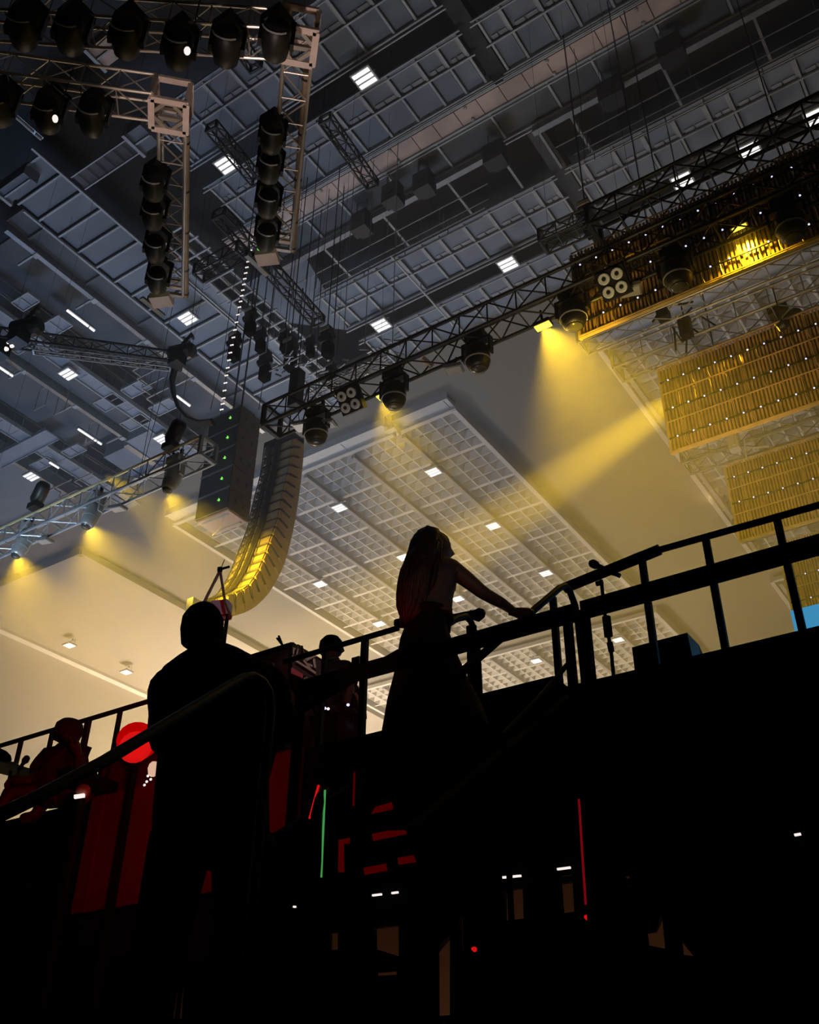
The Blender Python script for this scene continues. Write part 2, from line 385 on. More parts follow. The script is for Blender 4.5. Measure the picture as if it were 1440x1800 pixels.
# wide dark cross duct in the gap between the two tile halves
one(MB().bx(-6.0, -5.62, 9, 17.9, 21.62, 22.1), 'cross_duct', M_DARKC, 'broad black duct in the gap between left and right tile strips', 'duct')
gd = MB(); gd.add([(-13.35, 13.3, 21.55), (-12.6, 13.3, 21.55), (-13.35, 16.3, 21.55), (-14.6, 15.1, 21.55), (-14.6, 13.3, 21.55),
                   (-13.35, 13.3, 21.9), (-12.6, 13.3, 21.9), (-13.35, 16.3, 21.9), (-14.6, 15.1, 21.9), (-14.6, 13.3, 21.9)],
                  [(0, 1, 2, 3, 4), (9, 8, 7, 6, 5), (0, 5, 6, 1), (1, 6, 7, 2), (2, 7, 8, 3), (3, 8, 9, 4), (4, 9, 5, 0)])
one(gd, 'sheet_metal_hood', M_TILE, 'large smooth grey sheet metal hood beneath the right ladder truss', 'duct')

# ---- left side: long field of wide dark tiles, beams and walkways running away
t = thing('acoustic_ceiling_field', (-17.5, 8, ZC), 'long field of wide grey ceiling boards with pale cross bars on the left', 'ceiling panel')
til, bars = MB(), MB(); y = 7.45
while y < 18.4:
    til.bx(-17.50, -15.90, y+0.07, y+0.63-0.05, ZC+0.05, ZC+0.1); bars.bx(-17.55, -15.86, y, y+0.05, ZC-0.02, ZC+0.05); y += 0.63
bars.bx(-15.9, -15.84, 7.2, 18.6, ZC-0.06, ZC); bars.bx(-17.6, -17.54, 8.3, 18.6, ZC-0.06, ZC)
til.build('boards', M_TILE, t); bars.build('grid_bars', M_BAR, t)
y = 8.95
side = MB(); 
for k in range(6): side.bx(-18.25, -17.6, y, y+0.07, ZC-0.02, ZC+0.05); y += 1.9
side.bx(-18.3, -17.62, 8.3, 18.6, ZC+0.08, ZC+0.12)
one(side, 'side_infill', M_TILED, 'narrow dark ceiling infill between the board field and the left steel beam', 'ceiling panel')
def ibeam(x, y0, y1, label, w=0.14):
    t = thing('steel_girder', (x, y0, 21.4), label, 'beam', None)
    m = MB(); m.bx(x-w/2, x+w/2, y0, y1, 21.32, 21.36); m.bx(x-.02, x+.02, y0, y1, 21.36, 21.8); m.bx(x-w/2, x+w/2, y0, y1, 21.8, 21.84)
    m.build('profile', M_STEEL, t)
    y = y0+0.9
    while y < y1-.3:
        MB().bx(x-w*.7, x+w*.7, y, y+0.14, 21.29, 21.33).build('splice_plate', M_LAMPF, t)
        MB().bar((x, y+.1, 21.5), (x-0.85, y+.1, 21.5), .05, .07).build('stub_beam', M_BAR, t); y += 1.95
    rods(t, [(x, y0+.3, 21.8), (x, y1-.4, 21.8)])
ibeam(-18.36, 8.4, 18.4, 'long steel girder left of the board field, with bright splice plates')
ibeam(-22.43, 11.2, 16.3, 'steel girder left of the mesh walkway')
ibeam(-26.6, 12.0, 17.6, 'faint far left steel girder above the left lighting truss')
def slab_under(x0, x1, y0, y1, z, name, m, label, cat='ceiling panel'):
    return one(MB().bx(x0, x1, y0, y1, z, z+.12), name, m, label, cat)
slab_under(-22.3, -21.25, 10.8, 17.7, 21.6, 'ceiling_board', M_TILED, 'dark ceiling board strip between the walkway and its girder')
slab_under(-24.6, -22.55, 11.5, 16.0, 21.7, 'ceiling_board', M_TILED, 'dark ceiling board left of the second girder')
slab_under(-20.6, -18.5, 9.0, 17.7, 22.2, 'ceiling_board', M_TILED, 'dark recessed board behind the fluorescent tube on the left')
slab_under(-37, -26.8, 12.0, 18, 21.9, 'ceiling_board', M_TILE, 'bluish smooth board in the far left corner of the ceiling')
def walkway(x0, x1, y0, y1, label):
    t = thing('mesh_walkway', (x0, y0, 21.2), label, 'walkway')
    m = MB(); m.bx(x0, x1, y0, y1, 21.22, 21.26); m.build('deck_plate', M_WALK, t)
    r = MB()
    for x in (x0, x1): r.bx(x-.02, x+.02, y0, y1, 21.16, 21.3)
    y = y0
    while y < y1: r.bx(x0, x1, y, y+.02, 21.2, 21.24); y += 0.62
    r.build('edge_angle', M_BAR, t); rods(t, [(x0, y0+.5, 21.2), (x1, y0+4, 21.2)])
    for x in (x0, x1):
        h = MB(); h.tube([(x, y0, 22.2), (x, y1, 22.2)], .02, 6); h.tube([(x, y0, 21.8), (x, y1, 21.8)], .015, 6)
        y = y0
        while y < y1: h.bar((x, y, 21.25), (x, y, 22.2), .03, .03); y += 1.24
        h.build('guard_rail', M_STEEL, t)
walkway(-21.22, -20.72, 9.5, 18.0, 'bluish mesh walkway running away across the left ceiling')
walkway(-25.3, -24.7, 12.6, 19, 'second bluish walkway further left, above the left lighting truss')
walkway(-15.55, -15.15, 11.4, 18.6, 'narrow walkway beside the board field in the centre')
cw = MB(); cw.bx(-26.9, -24.0, 14.25, 14.8, 21.15, 21.2); cw.bx(-26.9, -24.0, 14.23, 14.26, 21.1, 21.25); cw.bx(-26.9, -24.0, 14.79, 14.82, 21.1, 21.25)
one(cw, 'cross_walkway', M_WALK, 'pale blue cross walkway plate over the second walkway at far left', 'walkway')
def grille(cx, cy, wx, wy, label):
    t = thing('vent_grille', (cx, cy, 21.2), label, 'vent', 'mesh grilles beside the walkways')
    m = MB(); m.bx(cx-wx/2, cx+wx/2, cy-wy/2, cy+wy/2, 21.22, 21.24); m.build('mesh_panel', M_WALK, t)
    r = MB()
    for s in (-1, 1):
        r.bx(cx+s*wx/2-.015, cx+s*wx/2+.015, cy-wy/2, cy+wy/2, 21.17, 21.25); r.bx(cx-wx/2, cx+wx/2, cy+s*wy/2-.015, cy+s*wy/2+.015, 21.17, 21.25)
    r.bx(cx-.012, cx+.012, cy-wy/2, cy+wy/2, 21.18, 21.24)
    r.build('grille_frame', M_BAR, t); rods(t, [(cx-wx/2, cy, 21.2), (cx+wx/2, cy, 21.2)])
for px, py, a, b, l in ((98, 573, .85, .5, 'mesh ceiling grille above the left end of the small boom truss'), (35, 605, .8, .5, 'mesh ceiling grille just below the left end of the small boom truss'),
        (240, 683, .9, .45, 'mesh grille right of the walkway, upper one'), (192, 707, .9, .5, 'mesh grille left of the walkway, upper one'),
        (288, 715, .9, .45, 'mesh grille right of the walkway, lower one'), (238, 742, .95, .45, 'mesh grille left of the walkway, lower one'),
        (130, 792, .8, .4, 'mesh grille on the second walkway'), (75, 815, .9, .4, 'small grille below the cross walkway'), (45, 530, .7, .4, 'faint mesh grille near the left edge above the boom truss')):
    p = Oz(px, py, 21.2); grille(p.x, p.y, a, b, l)
bbx = thing('equipment_hut', (-22.9, 17.2, 21.3), 'grey blue box shaped plant enclosure above the left truss end', 'enclosure')
MB().bx(-22.4, -21.3, 16.2, 17.7, 21.25, 21.9).build('large_panel', M_WALK, bbx)
MB().bx(-23.7, -22.6, 16.4, 18.0, 21.25, 21.9).build('small_panel', M_TILE, bbx)
MB().bx(-23.7, -21.3, 17.7, 17.85, 21.1, 21.4).bx(-22.62, -22.4, 16.3, 17.9, 21.2, 21.5).build('joint_frame', M_STEEL, bbx)
# stepped cable trays between the walkways
for i, (px, py) in enumerate(((255, 640), (262, 655), (270, 672), (278, 690), (110, 850), (120, 868), (135, 885), (148, 838))):
    p = Oz(px, py, 21.0)
    m = MB(); m.bar((p.x-.5, p.y, 21), (p.x+.45, p.y, 21), .03, .05); m.bar((p.x-.5, p.y, 21), (p.x-.5, p.y+.35, 21), .03, .05); m.bar((p.x-.5, p.y, 21), (p.x-.5, p.y, 24.0), .02, .02)
    one(m, 'cable_tray', M_STEEL, 'bent steel tray strip, %s' % ('number %d of the nest below the boom truss, counted downward' % (i+1) if i < 4 else 'number %d of the nest just above the left truss, counted downward' % (i-3)), 'cable tray', 'bent steel strips between the walkways')
# extra thin frames hanging at the far left
for i, (px, py) in enumerate(((95, 730), (60, 722), (150, 780))):
    p = Oz(px, py, 20.8); m = MB()
    m.tube([(p.x, p.y, 20.8), (p.x, p.y, 21.6), (p.x+.5, p.y, 21.6), (p.x+.5, p.y, 20.8)], .018, 6, closed=True); m.bar((p.x+.25, p.y, 21.6), (p.x+.25, p.y, 24.0), .02, .02)
    one(m, 'trapeze_bar', M_STEEL, ('middle', 'leftmost', 'rightmost')[i]+' of three thin rectangular frames hanging above the cross walkway', 'frame', 'thin frames above the cross walkway')

# central ladder grid beside the board field
lg = thing('ladder_grid', (-14.6, 13, 20.3), 'pale square ladder grid running diagonally through the centre of the rigging', 'frame')
m = MB(); p0, p1 = Oz(352, 455, 20.3), Oz(545, 640, 20.3)
for dx in (-.35, 0, .38):
    m.bar((p0.x+dx, p0.y-1.0, 20.3), (p0.x+dx, p1.y+.6, 20.3), .045, .045)
y = p0.y-1.0
while y < p1.y+.6: m.bar((p0.x-.45, y, 20.27), (p0.x+.5, y, 20.27), .045, .045); y += 0.42
m.build('grid', M_LAMPF, lg); rods(lg, [(p0.x, p0.y, 20.3), (p0.x, p0.y+3, 20.3)])

# dim machinery at the top left
for i, (px, py, a, b, l) in enumerate(((195, 85, .9, .5, 'dull pink duct stub between the two near trusses'), (250, 245, .5, .6, 'grey louvred box left of the left ladder truss'), (30, 330, 1.0, .4, 'barely lit duct piece at the left edge'))):
    p = Oz(px, py, 21.2); t = thing('duct_stub', p, l, 'duct')
    MB().bx(p.x-a/2, p.x+a/2, p.y-b/2, p.y+b/2, 21.2, 21.6).build('duct_body', M_DUCT if i == 0 else M_TILE, t)
    MB().bx(p.x-a/2-.05, p.x-a/2+.03, p.y-b/2-.05, p.y+b/2+.05, 21.12, 21.6).bx(p.x-a/2, p.x+a/2, p.y-.02, p.y+.02, 21.15, 21.2).build('duct_flange', M_BAR, t); rods(t, [(p.x, p.y, 21.5)])
lt = thing('ladder_tray', (-14, 7.5, 21.2), 'dark ladder shaped cable tray leading to the left ladder truss', 'cable tray')
a, b = Oz(135, 305, 21.2), Oz(218, 248, 21.2); m = MB(); y0 = (a.y+b.y)/2
m.bar((a.x-.2, y0, 21.2), (b.x+.2, y0, 21.2), .03, .04); m.bar((a.x-.2, y0+.42, 21.2), (b.x+.2, y0+.42, 21.2), .03, .04); m.build('side_rails', M_BAR, lt); rods(lt, [(a.x, y0, 21.2), (b.x, y0, 21.2)])
m = MB(); x = a.x
while x < b.x+.1: m.bar((x, y0, 21.21), (x, y0+.42, 21.21), .02, .02); x += .3
m.bx(a.x-.2, b.x+.2, y0, y0+.42, 21.25, 21.27); m.build('tray_floor', M_TILED, lt)

cp_ = MB().tube([Oz(687, 450, 21.2), Oz(798, 573, 21.2)], .028, 8); q = Oz(740, 510, 21.2); cp_.bar(q, (q.x, q.y, 24), .02, .02)
one(cp_, 'conduit_pipe', M_LAMPF, 'thin pale pipe crossing both bluish tile strips, right of the left floodlight', 'pipe')

# ================================================================== house floodlights in the ceiling
def make_flood(loc, label):
    t = thing('floodlight', loc, label, 'floodlight', 'square house floodlights'); x, y, z = loc
    MB().bx(x-.25, x+.25, y-.22, y+.22, z, z+.07).build('housing', M_LAMPF, t)
    m = MB()
    for k in (-1, 0, 1): MB().bx(x-.21, x+.21, y+k*.135-.045, y+k*.135+.045, z-.012, z).build('led_panel', M_WHITE, t)
    m = MB(); m.tube([(x-.2, y+.1, z+.05), (x-.2, y+.1, z+.3), (x+.2, y+.1, z+.3), (x+.2, y+.1, z+.05)], .015, 6); m.bar((x, y+.1, z+.3), (x, y+.1, z+.38), .03, .03)
    m.build('bracket', M_STEEL, t)
    return t
FL = [(762, 830, 'floodlight at the top of the large coffered panel, right of the curved speaker'),
      (597, 893, 'floodlight on the coffered panel nearest the curved speaker column'), (867, 925, 'floodlight on the coffered panel where the yellow beam lands'),
      (710, 980, 'floodlight just left of the woman\'s head'), (563, 1027, 'floodlight at the lower left of the coffered panel'),
      (960, 1008, 'floodlight above the hand rail loop right of the woman'), (805, 1053, 'floodlight under the woman\'s outstretched arm'),
      (667, 1097, 'floodlight low between the hooded guitarist and the woman'), (943, 1162, 'floodlight seen below the thick near rail, right of the skirt'),
      (1087, 1125, 'floodlight beside the microphone stand'), (122, 1135, 'leftmost floodlight on the bright left slab'), (222, 1182, 'floodlight just left of the man\'s shoulder'),
      (641, 138, 'warm floodlight in the dark gap near the top centre'), (398, 290, 'floodlight between the two ladder trusses'), (330, 560, 'square floodlight just below the left ladder truss'),
      (670, 572, 'floodlight in the gap between the two bluish tile strips, left one'), (893, 465, 'floodlight in the gap between tile strips, left of the gold curtain'),
      (1200, 318, 'floodlight above the top gold curtain, seen through wires'), (1318, 265, 'half hidden floodlight above the right part of the gold curtain'),
      (1435, 205, 'floodlight at the right edge of the photo'), (120, 658, 'floodlight on a bracket below the small boom truss'), (285, 772, 'floodlight just above the right end of the left lighting truss'),
      (55, 838, 'floodlight at the far left above the lighting truss')]
f0 = None
for i, (px, py, l) in enumerate(FL):
    p = Oz(px, py, 21.0)
    fx = make_flood(tuple(p), l) if f0 is None else dup(f0, p, None, l)
    f0 = f0 or fx; rods(fx, [(p.x, p.y+.1, p.z+.3)], 21.55 if p.y > 21 else None)
# fluorescent tubes
def make_tube(loc, label):
    t = thing('fluorescent_tube_light', loc, label, 'tube light', 'fluorescent tube lights'); x, y, z = loc
    MB().bx(x-.06, x+.06, y-.5, y+.5, z+.02, z+.08).build('batten_housing', M_STEEL, t)
    MB().tube([(x, y-.48, z), (x, y+.26, z)], .03, 8).tube([(x, y+.32, z), (x, y+.48, z)], .03, 8).build('tube', M_TUBE, t)
    return t
t0 = None
for px, py, l in ((142, 564, 'bright tube light above the boom truss'), (158, 768, 'tube light right of the cross walkway'), (8, 652, 'short tube light at the left edge below the boom truss'),
                  (322, 705, 'tube light inside the hanging cable loop'), (95, 818, 'small tube light among the lower left walkways'), (42, 218, 'dim tube light fitting at the top left')):
    p = Oz(px, py, 21.0)
    c = make_tube(tuple(p), l) if t0 is None else dup(t0, p, None, l)
    t0 = t0 or c; rods(c, [(p.x, p.y, p.z+.05)])
    if py in (652, 705, 818): c.scale = (1, .6 if py < 800 else .4, 1)
    if py == 218:
        for ch in c.children:
            if ch.name.startswith('tube'):
                ch.data = ch.data.copy(); ch.data.materials[0] = M_LAMPF

# ================================================================== trusses
def truss(name, label, p, q, w, h=None, bay=None, m=M_DSTEEL, rc=0.028, rl=0.014, cat='truss', group=None, ends=True, chords=None, wv=None):
    p, q = Vector(p), Vector(q); h = h or w; bay = bay or w*1.15
    d = (q-p); L = d.length; d.normalize(); a = Vector((-d.y, d.x, 0)).normalized() if abs(d.z) < .9 else (wv or Vector((1, 0, 0)))
    u = a.cross(d).normalized(); u = -u if u.z < 0 else u
    t = thing(name, p, label, cat, group)
    cs = [(s*w/2, e*h/2) for s in (-1, 1) for e in (-1, 1)]
    nm = {(-1, -1): 0, (-1, 1): 1, (1, -1): 2, (1, 1): 3}
    for i, (s, e) in enumerate(cs):
        mm = (chords or {}).get(i, m)
        MB().tube([p+a*s+u*e, q+a*s+u*e], rc, 8).build('chord', mm, t)
    n = max(1, int(round(L/bay))); lc = MB()
    def P(k, s, e): return p+d*(L*k/n)+a*(s*w/2)+u*(e*h/2)
    for k in range(n):
        f = 1 if k % 2 == 0 else -1
        for (A, B) in (((-1, -1), (-1, 1)), ((1, -1), (1, 1)), ((-1, -1), (1, -1)), ((-1, 1), (1, 1))):
            s, e = (A, B) if f > 0 else (B, A)
            lc.tube([P(k, *s), P(k+1, *e)], rl, 5, cap=False)
        for (A, B) in (((-1, -1), (1, -1)), ((-1, -1), (-1, 1))):
            lc.tube([P(k, *A), P(k, *B)], rl*.9, 5, cap=False)
    lc.build('lacing', m, t)
    if ends:
        for k in (0, n):
            fm = MB()
            for (A, B) in (((-1, -1), (-1, 1)), ((1, -1), (1, 1)), ((-1, -1), (1, -1)), ((-1, 1), (1, 1))):
                fm.bar(P(k, *A), P(k, *B), rc*2.2, rc*2.2)
            fm.build('end_frame', m, t)
    pz = h/2
    for k in (.12, .88):
        c_ = p.lerp(q, k); rods(t, [(c_.x, c_.y, c_.z+pz)])
    return t
TY, TZ = 9.12, 11.5
xe = Ox and Oz(362, 785, 11.5)
M_YEDGE = mat('yellow_lit_chord', (0.85, 0.72, 0.42), 0.35, 0.4, var=0.05)  # yellow light on the upper chord is put into its colour
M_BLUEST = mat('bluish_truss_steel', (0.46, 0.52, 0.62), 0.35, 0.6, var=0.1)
truss('lighting_truss', 'left lighting truss with an upper tube coloured as if lit yellow ending beside the box speakers', (-17.6, TY, TZ), (-10.35, TY, TZ), .36, .36, .42, M_BLUEST, .026, .012, chords={1: M_YEDGE})
truss('lighting_truss', 'long dark lighting truss running right from the curved speaker top across the gold curtain', (-8.95, TY, TZ), (1.6, TY, TZ), .40, .40, .46, M_DSTEEL, .028, .013)
for i, (px, py, py2, l) in enumerate(((1023, 470, 0, 'thin dark cable truss tube'),)): pass
# near ladder-like trusses (rig turned against the hall)
az = math.radians(-11.0)
def hdir(a): return FWD*math.cos(a)+RGT*math.sin(a)
D1, D2 = hdir(az), hdir(az+PI/2)
HZ = 13.5
def rig_leg(label, c_px, e_px, w):
    c, e = Oz(*c_px, HZ), Oz(*e_px, HZ)
    t = truss('ladder_truss', label, c, e, w, .32, .36, M_ALU, .026, .013, chords=None)
    return t, c, e
def near_truss(label, a_px, b_px, z, w=.42, h=.42):
    a, b = Oz(*a_px, z), Oz(*b_px, z)
    return truss('box_truss', label, a, b, w, h, .5, M_ALU, .022, .011), a, b
truL, cL, eL = rig_leg('left ladder truss hanging down the picture with a tan batten on its right side', (305, 196), (304, 505), .36)
truR, cR, eR = rig_leg('right ladder truss with a tan batten, crossing the pinkish duct', (527, 70), (492, 425), .36)
nt1, a1, b1 = near_truss('lower of the two near box trusses at the top left', (-40, 128), (272, 172), HZ)
nt2, a2, b2 = near_truss('upper near box truss cut by the top left corner', (-40, 25), (508, 62), HZ)
def batten(px0, px1, label):
    a, b = Oz(*px0, HZ-.1), Oz(*px1, HZ-.1)
    t = thing('tan_batten', a, label, 'light batten', 'tan battens on the ladder trusses')
    MB().tube([a, b], .052, 12).build('tube', M_BATTEN, t)
    d = (b-a)
    for k in (.03, .3, .55, .8, .97): MB().tube([a+d*k, a+d*k+d.normalized()*.03], .058, 12).build('clamp_band', M_BLACK, t)
batten((327, 238), (326, 521), 'straight tan tube along the right side of the left ladder truss')
batten((540, 125), (514, 441), 'straight tan tube along the right side of the right ladder truss')
def corner(c, px, label):
    p = Oz(*px, HZ); t = thing('corner_block', p, label, 'truss corner', 'pink lit corner blocks')
    s = .23; m = MB()
    def P(i, j, k): return p+D2*(i*s)+D1*(j*s)+UP*(k*s)
    for k in (-1, 1):
        for j in (-1, 1): m.bar(P(-1, j, k), P(1, j, k), .085, .05)
        for i in (-1, 1): m.bar(P(i, -1, k), P(i, 1, k), .085, .05)
    for i in (-1, 1):
        for j in (-1, 1): m.bar(P(i, j, -1), P(i, j, 1), .06, .06, up=D1)
    m.build('frame', M_ALUP, t)
    m = MB()
    for i in (-1, 1):
        for j in (-1, 1): m.bar(P(i*.85, j*.2, -1), P(i*.2, j*.85, -1), .05, .02)
    m.build('gusset', M_ALU, t)
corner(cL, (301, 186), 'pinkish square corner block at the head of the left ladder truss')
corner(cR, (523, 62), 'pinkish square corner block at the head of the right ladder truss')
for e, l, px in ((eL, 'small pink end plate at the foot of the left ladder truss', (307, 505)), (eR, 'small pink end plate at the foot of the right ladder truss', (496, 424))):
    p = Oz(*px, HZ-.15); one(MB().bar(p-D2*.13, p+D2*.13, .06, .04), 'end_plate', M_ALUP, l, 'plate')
# small boom truss at the left with black fixings
ba, bb2 = Oz(-30, 588, 16.0), Oz(318, 636, 16.0)
truss('boom_truss', 'slim black boom truss slanting in from the left edge', ba, bb2, .30, .26, .38, M_DSTEEL, .028, .012)
truss('boom_truss', 'thin side truss hung under the slim black boom truss', Oz(60, 615, 15.8), Oz(300, 645, 15.8), .14, .12, .3, M_STEEL, .016, .008)
def blob_fixture(px, py, z, s, label, name='truss_clamp_motor'):
    p = Oz(px, py, z); t = thing(name, p, label, 'motor', None)
    MB().lathe(p+Vector((-.22*s, 0, 0)), (1, .3, 0), [(0, .10*s), (.04*s, .14*s), (.4*s, .14*s), (.46*s, .09*s)], 12).build('motor_body', M_BLACK, t)
    MB().box(p+Vector((0, 0, -.2*s)), (.22*s, .2*s, .26*s)).build('control_box', M_BLACK, t); m = MB(); m.tube([p+Vector((.05*s, 0, .1*s)), p+Vector((.2*s, .05, .28*s)), p+Vector((.3*s, 0, .1*s))], .03*s, 6)
    m.build('bracket', M_DSTEEL, t); return t
blob_fixture(40, 572, 16, 1.5, 'black motor on top of the boom truss near the left edge')
blob_fixture(8, 600, 16, 1.3, 'black fixture at the left edge on the boom truss end')
blob_fixture(315, 615, 16, 1.3, 'black motor on the right end of the boom truss')
p = Oz(28, 596, 15.7); m = MB()
for a, b in ((0, 0), (-.2, .02), (-.02, -.18), (-.2, -.18)): m.lathe(p+Vector((a, 0, b)), (0, -1, -.6), [(0, .035), (.05, .05), (.06, .02)], 10)
one(m, 'four_lens_lamp', M_WLED, 'cluster of small bright lenses on the boom truss at the left edge', 'lamp')
# hanging cable bundle
lp = thing('cable_loop', Oz(306, 640, 15.8), 'thick black cable bundle sagging from the boom truss to the box speakers', 'cable')
for k in range(4):
    o = k*2.5
    pts = [Oz(x+o*.6, y+o, 15.8-.4*j) for j, (x, y) in enumerate(((306, 640), (300, 665), (303, 690), (312, 715), (328, 733), (350, 741), (372, 738)))]
    MB().tube(pts, .035, 6).build('cable', M_BLACK, lp)
# diagonal slim trusses below the ceiling
for a, b, l in (((572, 208), (655, 325), 'slim black truss slanting across the pinkish duct'), ((372, 222), (452, 318), 'slim black truss in front of the floodlight between the ladder trusses'), ((415, 70), (450, 118), 'small black truss piece near the top beside the right corner block')):
    truss('slim_truss', l, Oz(*a, 19.5), Oz(*b, 19.5), .26, .22, .34, M_DSTEEL, .022, .012)
truss('slim_truss', 'dark truss running diagonally from the left ladder truss towards the curved speaker', Oz(385, 375, 18), Oz(560, 565, 18), .30, .22, .4, M_DSTEEL, .026, .014)
truss('slim_truss', 'short dark cross truss in the middle of the rigging cluster', Oz(350, 480, 17), Oz(425, 440, 17), .3, .3, .4, M_DSTEEL, .02, .012)
truss('slim_truss', 'dark truss bridging the tile gap left of the gold curtain top', Oz(955, 425, 15), Oz(1045, 385, 15), .35, .3, .36, M_DSTEEL, .022, .012)
truss('slim_truss', 'thin bright framed truss in front of the tile corner by the curved speaker', Oz(525, 705, 14), Oz(690, 625, 14), .3, .2, .34, M_STEEL, .016, .01)

# ================================================================== moving heads and other fixtures
def moving_head(label, p, L=.34, r=.16, tilt=(0, 0.25, -1), body=M_BLACK, group='moving head lights on the long truss', yaw=0):
    """p: clamp point under a truss; base box, yoke and barrel hang below it"""
    p = Vector(p); t = thing('moving_head_light', p, label, 'moving head light', group)
    MB().box(p+Vector((0, 0, -.09)), (.30, .22, .13)).build('base', body, t)
    MB().bar(p+Vector((-.1, 0, 0)), p+Vector((-.1, 0, .12)), .04, .05).bar(p+Vector((.1, 0, 0)), p+Vector((.1, 0, .12)), .04, .05).build('clamp', M_DSTEEL, t)
    yk = MB()
    for s in (-1, 1): yk.bar(p+Vector((s*(r+.035), 0, -.15)), p+Vector((s*(r+.035), 0, -.45)), .03, .10, up=(0, 1, 0))
    yk.box(p+Vector((0, 0, -.17)), (2*r+.09, .11, .04)); yk.build('yoke', body, t)
    c = p+Vector((0, 0, -.42)); d = Vector(tilt).normalized()
    MB().lathe(c-d*L*.45, d, [(0, r*.35), (L*.08, r*.75), (L*.3, r), (L*.7, r*.98), (L*.92, r*.80), (L, r*.6)], 18).build('head', body, t, True)
    MB().lathe(c+d*L*.54, d, [(0, r*.62), (.02, r*.55), (.03, r*.2)], 16).build('lens', M_LENSD, t, True)
    MB().lathe(c+d*L*.20, d, [(0, r*1.02), (.02, r*1.02)], 18).build('trim_ring', M_HEADL, t)
    return t
for px, py, l in ((555, 720, 'first black moving head from the curved speaker on the long truss'), (690, 655, 'black moving head above the small coffered panel clamp, beside a yellow glow'),
                  (835, 588, 'third black moving head along the long truss'), (1000, 512, 'moving head at the left edge of the top gold curtain'),
                  (1180, 440, 'moving head in front of the middle of the gold curtain'), (1375, 352, 'moving head near the right edge of the photo')):
    moving_head(l, Oy(px, py, TY)+Vector((0, .05, .05)), .42, .185, (0, .1, -1))
for px, py, l in ((306, 812, 'grey moving head nearest the box speakers on the left truss'), (165, 877, 'middle grey moving head under the left truss'), (43, 930, 'leftmost grey moving head under the left truss')):
    moving_head(l, Oy(px, py, TY)+Vector((0, .05, .14)), .62, .15, (-.02, -.25, -1), M_HEADL, 'grey moving heads on the left truss')
for px, py, l in ((300, 785, 'black fixture standing on top of the left truss near its right end'), (62, 890, 'black fixture with a red lens edge standing on the left truss')):
    p = Oy(px, py, TY)+Vector((0, 0, .15)); t = thing('upright_fixture', p, l, 'moving head light')
    MB().lathe(p, (.6, -.2, .5), [(-.1, .08), (0, .14), (.3, .14), (.38, .1)], 14).build('head', M_BLACK, t, True)
    MB().box(p+Vector((0, 0, -.15)), (.25, .2, .12)).build('base', M_BLACK, t)
    if px == 62: MB().lathe(p+Vector((.6, -.2, .5)).normalized()*-.11, (-.6, .2, -.5), [(0, .07), (.02, .05)], 12).build('lens', M_RLED, t)
# chains of moving heads hung along the ladder trusses
def ladder_head(px, py, s, label, grp):
    p = Oz(px, py, HZ-.2); t = thing('moving_head_light', p, label, 'moving head light', grp)
    d = -D1
    MB().box(p, (.26*s, .30*s, .15*s)).build('base', M_BLACK, t)
    yk = MB()
    for q in (-1, 1): yk.bar(p+D2*(q*.17*s), p+D2*(q*.17*s)+Vector((0, 0, -.42*s)), .04*s, .09*s, up=D1)
    yk.bar(p-D2*(.19*s)+Vector((0, 0, -.02)), p+D2*(.19*s)+Vector((0, 0, -.02)), .09*s, .04*s); yk.build('yoke', M_BLACK, t)
    c = p+Vector((0, 0, -.38*s))
    MB().lathe(c-d*.2*s, d, [(0, .07*s), (.05*s, .13*s), (.18*s, .155*s), (.34*s, .15*s), (.42*s, .12*s)], 16).build('head', M_BLACK, t, True)
    m = MB(); ring = [c+d*.2*s+D2*(.15*s*math.cos(a))+UP*(.15*s*math.sin(a)) for a in [PI+.2+k*.35 for k in range(7)]]
    m.tube(ring, .012, 6).build('bright_rim', M_HEADL, t)
for i, (px, py) in enumerate(((277, 300), (276, 352), (280, 410), (283, 465))):
    ladder_head(px, py, 1.0, ('topmost', 'second', 'third', 'lowest')[i]+' black moving head in the column left of the left ladder truss', 'moving heads beside the left ladder truss')
for i, (px, py) in enumerate(((482, 215), (478, 268), (475, 330), (472, 390))):
    ladder_head(px, py, 1.0, ('topmost', 'second', 'third', 'lowest')[i]+' black moving head in the column left of the right ladder truss', 'moving heads beside the right ladder truss')
for i, (px, py) in enumerate(((55, 20), (135, 28), (232, 35), (322, 55), (405, 50), (490, 40))):
    ladder_head(px, py, 1.15, ('first', 'second', 'third', 'fourth', 'fifth', 'sixth')[i]+' black moving head from the left under the upper near truss', 'moving heads under the upper near truss')
for i, (px, py) in enumerate(((12, 160), (95, 172), (172, 178))):
    ladder_head(px, py, 1.1, ('leftmost', 'middle', 'rightmost')[i]+' black moving head under the lower near truss', 'moving heads under the lower near truss')
for px, py, l in ((331, 90, 'small lit lens below the fourth head of the upper near truss'), (99, 209, 'small lit lens below the middle head of the lower near truss')):
    p = Oz(px, py, HZ-1.0); t = thing('small_lens', p, l, 'lens', 'small lit lenses under the near trusses')
    MB().lathe(p, (0, -1, -1), [(0, .03), (.02, .05), (.05, .02)], 10).build('lens', M_WLED, t); MB().bar(p, (p.x, p.y, HZ+.1), .012, .012).build('stem', M_BLACK, t)
